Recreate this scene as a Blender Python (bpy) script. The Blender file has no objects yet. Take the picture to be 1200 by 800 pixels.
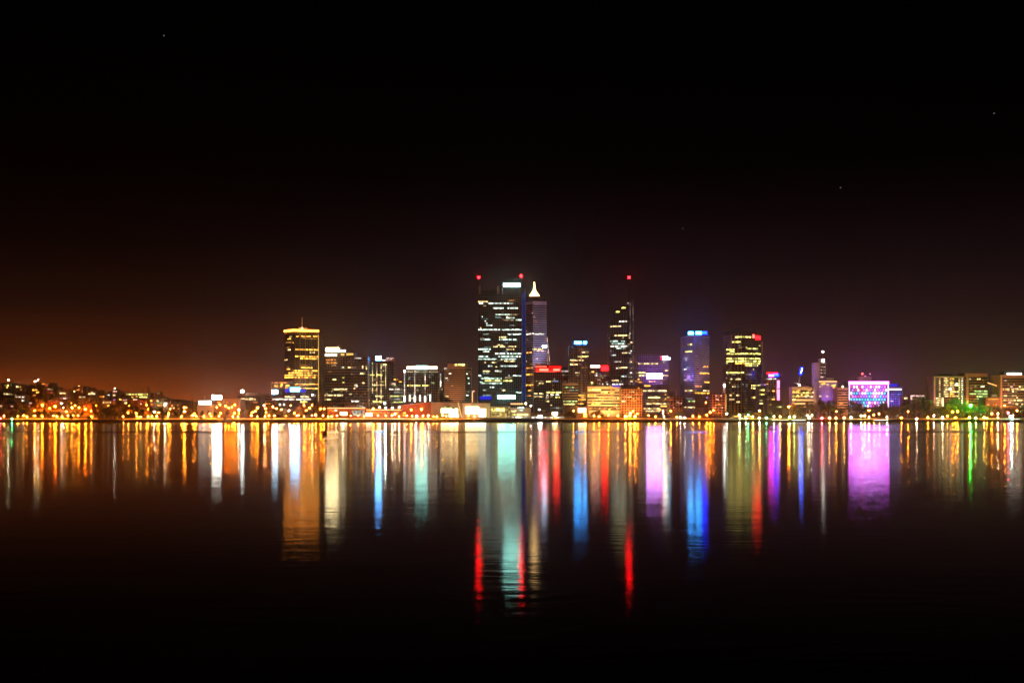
import bpy, math, random
from mathutils import Vector
R = math.radians
scene = bpy.context.scene
COL = scene.collection
HAZE = .00005
F = 1240.0          # focal length in photo pixels (photo 1200 wide)
HZ = 489.0          # row of the horizon in the photo
CAMZ = 5.8          # eye height above the river
SHORE = 1300.0      # metres across the river

def wx(px, D): return (px - 600.0) / F * D
def wz(py, D): return CAMZ + (HZ - py) / F * D

# ------------------------------------------------------------------ materials
def new_mat(name):
    m = bpy.data.materials.new(name); m.use_nodes = True
    nt = m.node_tree; nt.nodes.clear()
    out = nt.nodes.new('ShaderNodeOutputMaterial')
    return m, nt, out

def lnk(nt, a, b): nt.links.new(a, b)

def wall_mat(name, col, rough=0.7, vary=0.25, grid=None, metallic=0.0, scale=0.08):
    """painted / concrete / glass wall; grid=(bay, floor, pane colour) adds a pattern of panes"""
    m, nt, out = new_mat(name)
    N = nt.nodes.new
    p = N('ShaderNodeBsdfPrincipled'); p.inputs['Roughness'].default_value = rough
    p.inputs['Metallic'].default_value = metallic
    tc = N('ShaderNodeTexCoord')
    no = N('ShaderNodeTexNoise'); no.inputs['Scale'].default_value = scale; no.inputs['Detail'].default_value = 6
    lnk(nt, tc.outputs['Object'], no.inputs['Vector'])
    cr = N('ShaderNodeValToRGB')
    a = [c * (1 - vary) for c in col]; b = [min(1, c * (1 + vary)) for c in col]
    cr.color_ramp.elements[0].position = .3; cr.color_ramp.elements[1].position = .7
    cr.color_ramp.elements[0].color = (*a, 1); cr.color_ramp.elements[1].color = (*b, 1)
    lnk(nt, no.outputs['Fac'], cr.inputs['Fac'])
    colsock = cr.outputs['Color']
    if grid:
        bay, flo, pane = grid
        sx = N('ShaderNodeSeparateXYZ'); lnk(nt, tc.outputs['Object'], sx.inputs[0])
        ad = N('ShaderNodeMath'); ad.operation = 'ADD'
        lnk(nt, sx.outputs[0], ad.inputs[0]); lnk(nt, sx.outputs[1], ad.inputs[1])
        cb = N('ShaderNodeCombineXYZ'); lnk(nt, ad.outputs[0], cb.inputs[0]); lnk(nt, sx.outputs[2], cb.inputs[1])
        br = N('ShaderNodeTexBrick'); br.offset = 0; br.inputs['Scale'].default_value = 1
        br.inputs['Brick Width'].default_value = bay; br.inputs['Row Height'].default_value = flo
        br.inputs['Mortar Size'].default_value = flo * .13; br.inputs['Mortar Smooth'].default_value = .1
        br.inputs['Color1'].default_value = (*pane, 1)
        br.inputs['Color2'].default_value = (*[c * 1.6 for c in pane], 1)
        lnk(nt, cr.outputs['Color'], br.inputs['Mortar']); lnk(nt, cb.outputs[0], br.inputs['Vector'])
        colsock = br.outputs['Color']
        mr = N('ShaderNodeMapRange'); mr.inputs['To Min'].default_value = .12; mr.inputs['To Max'].default_value = rough
        lnk(nt, br.outputs['Fac'], mr.inputs['Value']); lnk(nt, mr.outputs[0], p.inputs['Roughness'])
    lnk(nt, colsock, p.inputs['Base Color']); lnk(nt, p.outputs[0], out.inputs[0])
    return m

def glow_mat(name, col, s, rooms=False, sample=True):
    """something that gives off light; rooms=True lets brightness differ from room to room"""
    m, nt, out = new_mat(name)
    N = nt.nodes.new
    p = N('ShaderNodeBsdfPrincipled')
    p.inputs['Base Color'].default_value = (.04, .04, .04, 1); p.inputs['Roughness'].default_value = .25
    p.inputs['Emission Color'].default_value = (*col, 1); p.inputs['Emission Strength'].default_value = s
    if rooms:
        tc = N('ShaderNodeTexCoord')
        sn = N('ShaderNodeVectorMath'); sn.operation = 'SNAP'; sn.inputs[1].default_value = (2.3, 400, 3.2)
        oi = N('ShaderNodeObjectInfo')
        ad = N('ShaderNodeVectorMath'); ad.operation = 'ADD'
        lnk(nt, tc.outputs['Object'], sn.inputs[0]); lnk(nt, sn.outputs[0], ad.inputs[0])
        lnk(nt, oi.outputs['Random'], ad.inputs[1])
        wn = N('ShaderNodeTexWhiteNoise'); lnk(nt, ad.outputs[0], wn.inputs['Vector'])
        pw = N('ShaderNodeMath'); pw.operation = 'POWER'; pw.inputs[1].default_value = 1.6
        lnk(nt, wn.outputs['Value'], pw.inputs[0])
        mr = N('ShaderNodeMapRange'); mr.inputs['To Min'].default_value = .14 * s; mr.inputs['To Max'].default_value = 1.7 * s
        lnk(nt, pw.outputs[0], mr.inputs['Value']); lnk(nt, mr.outputs[0], p.inputs['Emission Strength'])
    if not sample: m.cycles.emission_sampling = 'NONE'
    lnk(nt, p.outputs[0], out.inputs[0])
    return m

M = {}
M['concrete'] = wall_mat('pale_concrete', (.32, .28, .25))
M['brown'] = wall_mat('brown_concrete', (.24, .15, .10))
M['dark'] = wall_mat('dark_cladding', (.05, .045, .045))
M['brick'] = wall_mat('red_brick', (.26, .10, .06))
M['cream'] = wall_mat('cream_render', (.5, .42, .32))
M['white'] = wall_mat('white_paint', (.75, .72, .68), vary=.08)
M['salmon'] = wall_mat('salmon_concrete', (.5, .3, .24))
M['mauve'] = wall_mat('mauve_panel', (.36, .3, .38))
M['glass'] = wall_mat('tinted_glass', (.02, .025, .03), rough=.12)
M['curtain'] = wall_mat('glass_curtain_wall', (.13, .13, .135), rough=.4, grid=(3.0, 3.7, (.012, .015, .018)))
M['curtain_warm'] = wall_mat('bronze_curtain_wall', (.2, .15, .11), rough=.45, grid=(2.6, 3.6, (.015, .012, .01)))
M['grid_brown'] = wall_mat('brown_window_grid', (.3, .17, .1), grid=(2.6, 3.5, (.015, .012, .01)))
M['grid_orange'] = wall_mat('buff_window_grid', (.42, .26, .14), grid=(3.4, 3.5, (.02, .016, .012)))
M['grid_mauve'] = wall_mat('mauve_window_grid', (.34, .26, .36), grid=(3.0, 3.4, (.015, .013, .02)))
M['grid_brick'] = wall_mat('brick_window_grid', (.3, .12, .08), grid=(4.2, 3.6, (.012, .01, .01)))
M['h_cream'] = wall_mat('dimmed_cream', (.2, .165, .12)); M['h_white'] = wall_mat('dimmed_white', (.3, .28, .25)); M['h_brown'] = wall_mat('dimmed_brown', (.1, .07, .05))  # h_ walls: darker copies of the above, hillside gloom put into their colour
M['h_brick'] = wall_mat('dimmed_brick', (.12, .055, .035)); M['h_salmon'] = wall_mat('dimmed_salmon', (.2, .11, .08)); M['h_concrete'] = wall_mat('dimmed_concrete', (.15, .14, .125)); M['h_dark'] = M['dark']
M['metal'] = wall_mat('galvanised_steel', (.3, .3, .31), rough=.4, metallic=.6)
M['darkmetal'] = wall_mat('dark_steel', (.04, .04, .045), rough=.4, metallic=.4)
M['roof_tile'] = wall_mat('terracotta_roof', (.24, .1, .06), scale=.4)
M['roof_dark'] = wall_mat('slate_roof', (.07, .065, .065), scale=.4)
M['stone'] = wall_mat('limestone_wall', (.12, .095, .07), scale=.5)
M['bark'] = wall_mat('bark', (.07, .05, .035), scale=2)
M['leaf'] = wall_mat('leaf_dark', (.05, .07, .022), rough=.6, vary=.5, scale=.35)
M['leaf2'] = wall_mat('leaf_olive', (.075, .08, .03), rough=.6, vary=.5, scale=.35)
M['redpaint'] = wall_mat('dark_red_paint', (.09, .012, .012), rough=.4)

def win(name, col, s): M[name] = glow_mat(name, col, s, rooms=True, sample=False)
win('w_amber', (1, .45, .06), 2.8); win('w_amber_dim', (1, .45, .1), .35)
win('w_cream', (1, .76, .32), 1.9); win('w_cream_dim', (1, .74, .4), .42)
win('w_white', (1, .95, .78), 1.9); win('w_teal', (.72, 1, .82), 1.6); win('w_teal_dim', (.5, .85, .75), .4)
win('w_cool', (.8, 1, .86), 1.9); win('w_green', (.72, 1, .32), 1.0); win('w_yellow', (.96, .86, .2), 2.9); win('w_yellow_dim', (1, .75, .2), .5)
win('w_pink', (1, .6, .5), 1.2); win('w_pink_dim', (1, .6, .5), .22); win('w_colwhite', (1, .85, .7), 1.3); win('w_blue', (.25, .45, 1), 1.0); win('w_violet', (.6, .3, 1), .8)
win('w_gold', (1, .7, .28), 1.6); win('w_orange', (1, .36, .06), 1.1); win('w_red', (1, .1, .05), .8)
def sign(name, col, s): M[name] = glow_mat(name, col, s)
sign('s_amber', (1, .28, .03), 12); sign('s_redhot', (1, .02, .012), 30); sign('s_redlow', (1, .06, .03), 3.5); sign('s_reddim', (1, .004, .005), 1.1); sign('s_pinkwhite', (1, .42, .34), 10); sign('s_craneblue', (.0, .006, 1), 28); sign('s_gold', (1, .72, .3), 20); sign('s_cream', (1, .78, .38), 24)
sign('s_cream2', (1, .8, .45), 8)
sign('s_blue', (.015, .42, 1), 40); sign('s_bluewhite', (.12, .42, 1), 55); sign('s_ice', (.4, .75, 1), 34)
sign('s_teal', (.3, 1, .85), 22); sign('s_tealwhite', (.38, 1, .85), 19)
sign('s_cyan', (.03, .34, 1), 42); sign('s_red', (1, .003, .005), 15); sign('s_redwhite', (1, .045, .03), 13)
sign('s_redlamp', (1, .002, .003), 120); sign('s_purple', (.6, .12, 1), 40); sign('s_violetwhite', (.72, .26, 1), 40)
sign('s_magenta', (.85, .05, 1), 30); sign('s_deepblue', (.001, .012, 1), 45); sign('s_white', (1, .93, .8), 26)
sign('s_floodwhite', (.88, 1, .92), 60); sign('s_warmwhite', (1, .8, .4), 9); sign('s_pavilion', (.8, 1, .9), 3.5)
sign('s_strip', (1, .85, .65), 3.0); sign('s_stripw', (1, .9, .8), 5.0); sign('s_striporange', (1, .42, .14), 2.2)
sign('s_bluestrip', (.015, .1, .9), .38); sign('s_pinkstrip', (1, .25, .75), 2.6); sign('s_yellowstrip', (1, .6, .12), 1.2)
sign('s_blueglow', (.008, .02, .9), .7)
sign('p_white', (.95, .6, 1), 3.4); sign('p_pink', (1, .14, .75), 2.6); sign('p_cyan', (.08, .45, 1), 2.8)
sign('p_magenta', (.8, .03, .4), 1.6); sign('p_violet', (.4, .12, 1), 2.4); sign('p_teal', (.05, .5, .8), 1.9)

# ------------------------------------------------------------------ mesh building
class MB:
    def __init__(s): s.v = []; s.f = []
    def add(s, vs, fs):
        b = len(s.v); s.v += [tuple(v) for v in vs]; s.f += [tuple(b + i for i in f) for f in fs]
    def prism(s, pts, z0, z1):
        """pts: XY ring; z0, z1 numbers or one value per point"""
        n = len(pts)
        zb = z0 if isinstance(z0, (list, tuple)) else [z0] * n
        zt = z1 if isinstance(z1, (list, tuple)) else [z1] * n
        vs = [(p[0], p[1], zb[i]) for i, p in enumerate(pts)] + [(p[0], p[1], zt[i]) for i, p in enumerate(pts)]
        fs = [(i, (i + 1) % n, n + (i + 1) % n, n + i) for i in range(n)]
        fs += [tuple(range(n - 1, -1, -1)), tuple(range(n, 2 * n))]
        s.add(vs, fs)
    def box(s, x0, x1, y0, y1, z0, z1): s.prism([(x0, y0), (x1, y0), (x1, y1), (x0, y1)], z0, z1)
    def bar(s, a, b, ra, rb=None, n=6):
        """tapered round bar from a to b"""
        rb = ra if rb is None else rb
        a = Vector(a); b = Vector(b); d = (b - a).normalized()
        u = d.orthogonal().normalized(); w = d.cross(u)
        vs = []
        for p, r in ((a, ra), (b, rb)):
            for i in range(n):
                t = 2 * math.pi * i / n
                vs.append(p + u * (r * math.cos(t)) + w * (r * math.sin(t)))
        fs = [(i, (i + 1) % n, n + (i + 1) % n, n + i) for i in range(n)]
        fs += [tuple(range(n - 1, -1, -1)), tuple(range(n, 2 * n))]
        s.add(vs, fs)
    def ball(s, c, r, nu=8, nv=6, sz=1.0):
        vs = [(c[0], c[1], c[2] - r * sz)]
        for j in range(1, nv):
            ph = math.pi * j / nv - math.pi / 2
            for i in range(nu):
                t = 2 * math.pi * i / nu
                vs.append((c[0] + r * math.cos(ph) * math.cos(t), c[1] + r * math.cos(ph) * math.sin(t), c[2] + r * sz * math.sin(ph)))
        vs.append((c[0], c[1], c[2] + r * sz))
        fs = [(0, 1 + (i + 1) % nu, 1 + i) for i in range(nu)]
        for j in range(nv - 2):
            a = 1 + j * nu; b = a + nu
            fs += [(a + i, a + (i + 1) % nu, b + (i + 1) % nu, b + i) for i in range(nu)]
        a = 1 + (nv - 2) * nu; t = len(vs) - 1
        fs += [(a + i, a + (i + 1) % nu, t) for i in range(nu)]
        s.add(vs, fs)
    def build(s, name, mat, parent=None, off=(0, 0, 0), smooth=False):
        me = bpy.data.meshes.new(name)
        ox, oy, oz = off
        me.from_pydata([(v[0] - ox, v[1] - oy, v[2] - oz) for v in s.v], [], s.f)
        me.materials.append(mat)
        if smooth: me.polygons.foreach_set('use_smooth', [True] * len(me.polygons))
        me.update()
        o = bpy.data.objects.new(name, me); COL.objects.link(o)
        if parent is not None: o.parent = parent
        return o

def tag(o, label=None, cat=None, group=None, kind=None):
    if label: o['label'] = label
    if cat: o['category'] = cat
    if group: o['group'] = group
    if kind: o['kind'] = kind
    return o

def empty(name, loc, label=None, cat=None, group=None):
    o = bpy.data.objects.new(name, None); COL.objects.link(o)
    o.location = loc; o.empty_display_size = 2
    return tag(o, label, cat, group)

def copy_tree(root, loc, label=None, scale=None, rz=0.0):
    r = root.copy(); COL.objects.link(r); r.location = loc; r.rotation_euler = (0, 0, rz)
    if scale: r.scale = scale
    if label: r['label'] = label
    for ch in root.children:
        c = ch.copy(); COL.objects.link(c); c.parent = r
        for g in ch.children:
            d = g.copy(); COL.objects.link(d); d.parent = c
    return r

# ------------------------------------------------------------------ labels for the many lamps and trees
ANCH = [(4, 'red beacon at the far left'), (24, 'terraced hillside lights'), (54, 'brown flat-roofed hillside block'),
        (80, 'hillside row of lit balconies'), (100, 'orange-lit hillside tower house'), (127, 'big dark waterside tree'), (143, 'hill crest houses'),
        (161, 'yellow arcaded house'), (190, 'long lit hillside wall'), (216, 'foot of the hill'), (244, 'white floodlit pavilion'),
        (268, 'long brown flat-roofed block'), (300, 'low block with lamp on its roof'), (330, 'blue-signed hall'), (356, 'spired amber tower'),
        (392, 'cream-signed stepped tower'), (420, 'teal-walled waterside restaurant'), (444, 'blue-lamp tower'), (466, 'low green-lit block'),
        (494, 'tower with white light columns'), (534, 'brown banded block'), (560, 'glowing white hall'), (588, 'tallest dark tower'),
        (628, 'pyramid-topped tower'), (648, 'red-signed dark block'), (679, 'cyan-signed tower'), (706, 'orange office block'),
        (738, 'orange-red grid block'), (767, 'purple-signed block'), (795, 'low brick block'), (816, 'blue and mauve tower'), (843, 'dark red block'),
        (872, 'round-topped tower'), (905, 'narrow pink-edged tower'), (940, 'cream building with crane'), (964, 'slender masted tower'),
        (987, 'small orange balconied block'), (1018, 'magenta lattice building'), (1050, 'violet low block'), (1078, 'low flat terrace'),
        (1112, 'white-framed window block'), (1143, 'reddish parapet block'), (1163, 'sloping lit beam'), (1188, 'far right framed block')]
def anchor(px): return min(ANCH, key=lambda a: abs(a[0] - px))[1]
ORD = ['first', 'second', 'third', 'fourth', 'fifth', 'sixth', 'seventh', 'eighth', 'ninth', 'tenth', 'eleventh', 'twelfth', 'thirteenth', 'fourteenth']
def auto_labels(items, text):
    """items: [(px, key)], text(key, anchor) -> phrase; a repeat gets its order from the left"""
    groups = {}
    for i, (px, key) in enumerate(items): groups.setdefault(text(key, anchor(px)), []).append((px, i))
    res = [None] * len(items)
    for ph, lst in groups.items():
        lst.sort()
        for n, (px, i) in enumerate(lst): res[i] = ph if len(lst) == 1 else '%s, %s from left' % (ph, ORD[n])
    return res

# ------------------------------------------------------------------ terrain
CREST = [(-400, 452), (-120, 454), (0, 457), (20, 456), (45, 457), (65, 459), (90, 461), (120, 462), (145, 464), (165, 464),
         (180, 465), (195, 470), (212, 477), (228, 484), (245, 488.9), (1e6, 488.9)]
def interp(tab, x):
    if x <= tab[0][0]: return tab[0][1]
    for (a, va), (b, vb) in zip(tab, tab[1:]):
        if x <= b: return va + (vb - va) * (x - a) / (b - a)
    return tab[-1][1]
def smooth(t): t = max(0, min(1, t)); return t * t * (3 - 2 * t)
def ground_z(X, D):
    z = 3.1 + 2.1 * smooth((D - 1303) / 22.0)
    if D > 1380:
        px = 600 + X / 1750.0 * F
        top = wz(interp(CREST, px), 1750.0)
        if top > 5.3:
            t = smooth((D - 1380) / 370.0) if D < 1750 else 1 - .5 * smooth((D - 1750) / 900.0)
            bump = 1.2 * math.sin(X * .021) * math.sin(D * .027)
            z += max(0, (top - 5.2)) * t + bump * smooth((D - 1420) / 80) * (1 if px < 225 else 0)
    return z
def hill_D(px, py, above=0.0):
    """distance at which a thing standing `above` m over the hillside shows at this place"""
    D = 1385.0
    while D < 1760:
        if ground_z(wx(px, D), D) + above >= wz(py, D): return D
        D += 3
    return 1755.0

def structure(name, mb, mat, smooth_=False):
    return tag(mb.build(name, mat, smooth=smooth_), kind='structure')

g = MB()
xs = [-2600, -2000] + [-1500 + 20 * i for i in range(86)] + [400, 800, 1400, 2000, 2600]
ys = [1300.6, 1303, 1303.6, 1306, 1308, 1310, 1312.5, 1315, 1318, 1321.5, 1325, 1335, 1360] + [1385 + 15 * i for i in range(30)] + [1900, 2100, 2400, 2700, 2950]
for y in ys:
    for x in xs: g.v.append((x, y, ground_z(x, y)))
nx = len(xs)
for j in range(len(ys) - 1):
    for i in range(nx - 1): g.f.append((j * nx + i, j * nx + i + 1, (j + 1) * nx + i + 1, (j + 1) * nx + i))
def ground_material():
    m, nt, out = new_mat('dry_lawn')
    N = nt.nodes.new
    p = N('ShaderNodeBsdfPrincipled'); p.inputs['Roughness'].default_value = .9
    tc = N('ShaderNodeTexCoord')
    n1 = N('ShaderNodeTexNoise'); n1.inputs['Scale'].default_value = .06; n1.inputs['Detail'].default_value = 8
    lnk(nt, tc.outputs['Object'], n1.inputs['Vector'])
    cr = N('ShaderNodeValToRGB'); cr.color_ramp.elements[0].position = .35; cr.color_ramp.elements[1].position = .65
    cr.color_ramp.elements[0].color = (.07, .085, .03, 1); cr.color_ramp.elements[1].color = (.19, .16, .075, 1)
    lnk(nt, n1.outputs['Fac'], cr.inputs['Fac']); lnk(nt, cr.outputs[0], p.inputs['Base Color']); lnk(nt, p.outputs[0], out.inputs[0])
    return m
structure('ground', g, ground_material(), True)

# promenade path: follows the bank, 4 mm and more above the lawn
pth = MB()
pxs = [-1400 + 28 * i for i in range(101)]
ppx = [-1400 + 13.6 * i for i in range(101)]
PY = (1303.6, 1306, 1308, 1310, 1312.5, 1315, 1318, 1321.5)
for y, dz in [(v, .03) for v in PY]:
    for x in ppx: pth.v.append((x, y, ground_z(x, y) + dz))
for j in range(len(PY) - 1):
    for i in range(100): pth.f.append((j * 101 + i, j * 101 + i + 1, j * 101 + 102 + i, j * 101 + 101 + i))
structure('promenade_path', pth, wall_mat('paving', (.4, .34, .25), rough=.8, scale=.6))
rd = MB()
for y, dz in ((1326.5, .03), (1339.0, .03)):
    for x in pxs: rd.v.append((x, y, ground_z(x, y) + dz))
for i in range(100): rd.f.append((i, i + 1, 101 + i + 1, 101 + i))
structure('riverside_road', rd, wall_mat('asphalt', (.05, .05, .05), rough=.85, scale=.6))

# river
def water_material():
    m, nt, out = new_mat('river_water')
    N = nt.nodes.new
    geo = N('ShaderNodeNewGeometry')
    sep = N('ShaderNodeSeparateXYZ'); lnk(nt, geo.outputs['Position'], sep.inputs[0])
    # ripples: long crests across the view, two sizes
    def ripple(sx, sy, scale, detail):
        mp = N('ShaderNodeMapping'); mp.inputs['Scale'].default_value = (sx, sy, 1)
        lnk(nt, geo.outputs['Position'], mp.inputs['Vector'])
        no = N('ShaderNodeTexNoise'); no.inputs['Scale'].default_value = scale; no.inputs['Detail'].default_value = detail
        lnk(nt, mp.outputs[0], no.inputs['Vector']); return no.outputs['Fac']
    a = ripple(.3, 1, 1.25, 4); b = ripple(.4, 1, .22, 2)
    mb_ = N('ShaderNodeMath'); mb_.operation = 'MULTIPLY'; mb_.inputs[1].default_value = 1.3; lnk(nt, b, mb_.inputs[0])
    ad = N('ShaderNodeMath'); ad.operation = 'ADD'; lnk(nt, a, ad.inputs[0]); lnk(nt, mb_.outputs[0], ad.inputs[1])
    bp = N('ShaderNodeBump'); bp.inputs['Strength'].default_value = 1.0; bp.inputs['Distance'].default_value = WAVE
    lnk(nt, ad.outputs[0], bp.inputs['Height'])
    # wind: roughness by distance bands and drifting patches
    mr = N('ShaderNodeMapRange'); mr.inputs['From Min'].default_value = 0; mr.inputs['From Max'].default_value = 1300
    lnk(nt, sep.outputs[1], mr.inputs['Value'])
    cr = N('ShaderNodeValToRGB'); e = cr.color_ramp.elements
    def k(d, r):
        return d / 1300.0, (r, r, r, 1)
    stops = WIND
    e[0].position, e[0].color = k(*stops[0]); e[1].position, e[1].color = k(*stops[-1])
    for st in stops[1:-1]:
        q = e.new(k(*st)[0]); q.color = k(*st)[1]
    dn = N('ShaderNodeMapping'); dn.inputs['Scale'].default_value = (.004, .0, 1); lnk(nt, geo.outputs['Position'], dn.inputs['Vector'])
    n2 = N('ShaderNodeTexNoise'); n2.inputs['Scale'].default_value = 1; lnk(nt, dn.outputs[0], n2.inputs['Vector'])
    sh = N('ShaderNodeMath'); sh.operation = 'MULTIPLY_ADD'; sh.inputs[1].default_value = .03; sh.inputs[2].default_value = -.015
    lnk(nt, n2.outputs['Fac'], sh.inputs[0])
    sh2 = N('ShaderNodeMath'); sh2.operation = 'ADD'; lnk(nt, mr.outputs[0], sh2.inputs[0]); lnk(nt, sh.outputs[0], sh2.inputs[1])
    lnk(nt, sh2.outputs[0], cr.inputs['Fac'])
    n3m = N('ShaderNodeMapping'); n3m.inputs['Scale'].default_value = (.012, .03, 1); lnk(nt, geo.outputs['Position'], n3m.inputs['Vector'])
    n3 = N('ShaderNodeTexNoise'); n3.inputs['Scale'].default_value = 1; n3.inputs['Detail'].default_value = 3; lnk(nt, n3m.outputs[0], n3.inputs['Vector'])
    m3 = N('ShaderNodeMapRange'); m3.inputs['To Min'].default_value = .9; m3.inputs['To Max'].default_value = 1.1
    m3.inputs['From Min'].default_value = .3; m3.inputs['From Max'].default_value = .7; lnk(nt, n3.outputs['Fac'], m3.inputs['Value'])
    rr = N('ShaderNodeMath'); rr.operation = 'MULTIPLY'; lnk(nt, cr.outputs[0], rr.inputs[0]); lnk(nt, m3.outputs[0], rr.inputs[1])
    # ruffled patch in the wake of the mooring buoy
    vd = N('ShaderNodeVectorMath'); vd.operation = 'SUBTRACT'; vd.inputs[1].default_value = (wx(389, 300), 300, 0)
    lnk(nt, geo.outputs['Position'], vd.inputs[0])
    vs = N('ShaderNodeVectorMath'); vs.operation = 'MULTIPLY'; vs.inputs[1].default_value = (1 / 2.6, 1 / 42.0, 0); lnk(nt, vd.outputs[0], vs.inputs[0])
    vl = N('ShaderNodeVectorMath'); vl.operation = 'LENGTH'; lnk(nt, vs.outputs[0], vl.inputs[0])
    pm = N('ShaderNodeMapRange'); pm.inputs['From Min'].default_value = .7; pm.inputs['From Max'].default_value = 1.0
    pm.inputs['To Min'].default_value = .2; pm.inputs['To Max'].default_value = 0; lnk(nt, vl.outputs['Value'], pm.inputs['Value'])
    mx = N('ShaderNodeMath'); mx.operation = 'MAXIMUM'; lnk(nt, rr.outputs[0], mx.inputs[0]); lnk(nt, pm.outputs[0], mx.inputs[1])
    gl = N('ShaderNodeBsdfGlossy'); gl.distribution = 'BECKMANN'; gl.inputs['Color'].default_value = (.95, .95, .95, 1)
    lnk(nt, mx.outputs[0], gl.inputs['Roughness']); lnk(nt, bp.outputs[0], gl.inputs['Normal'])
    df = N('ShaderNodeBsdfDiffuse'); df.inputs['Color'].default_value = (.004, .005, .006, 1)
    fr = N('ShaderNodeFresnel'); fr.inputs['IOR'].default_value = 1.33
    ms = N('ShaderNodeMixShader'); lnk(nt, fr.outputs[0], ms.inputs[0]); lnk(nt, df.outputs[0], ms.inputs[1]); lnk(nt, gl.outputs[0], ms.inputs[2])
    lnk(nt, ms.outputs[0], out.inputs[0])
    return m
WAVE = .0105
WIND = [(0, .09), (45, .094), (90, .104), (180, .12), (280, .135), (380, .145), (400, .2), (440, .2), (470, .13), (900, .13), (1300, .12)]
wt = MB(); wt.add([(-2600, -150, 0), (2600, -150, 0), (2600, 1300.4, 0), (-2600, 1300.4, 0)], [(0, 1, 2, 3)])
structure('river', wt, water_material())

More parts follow.
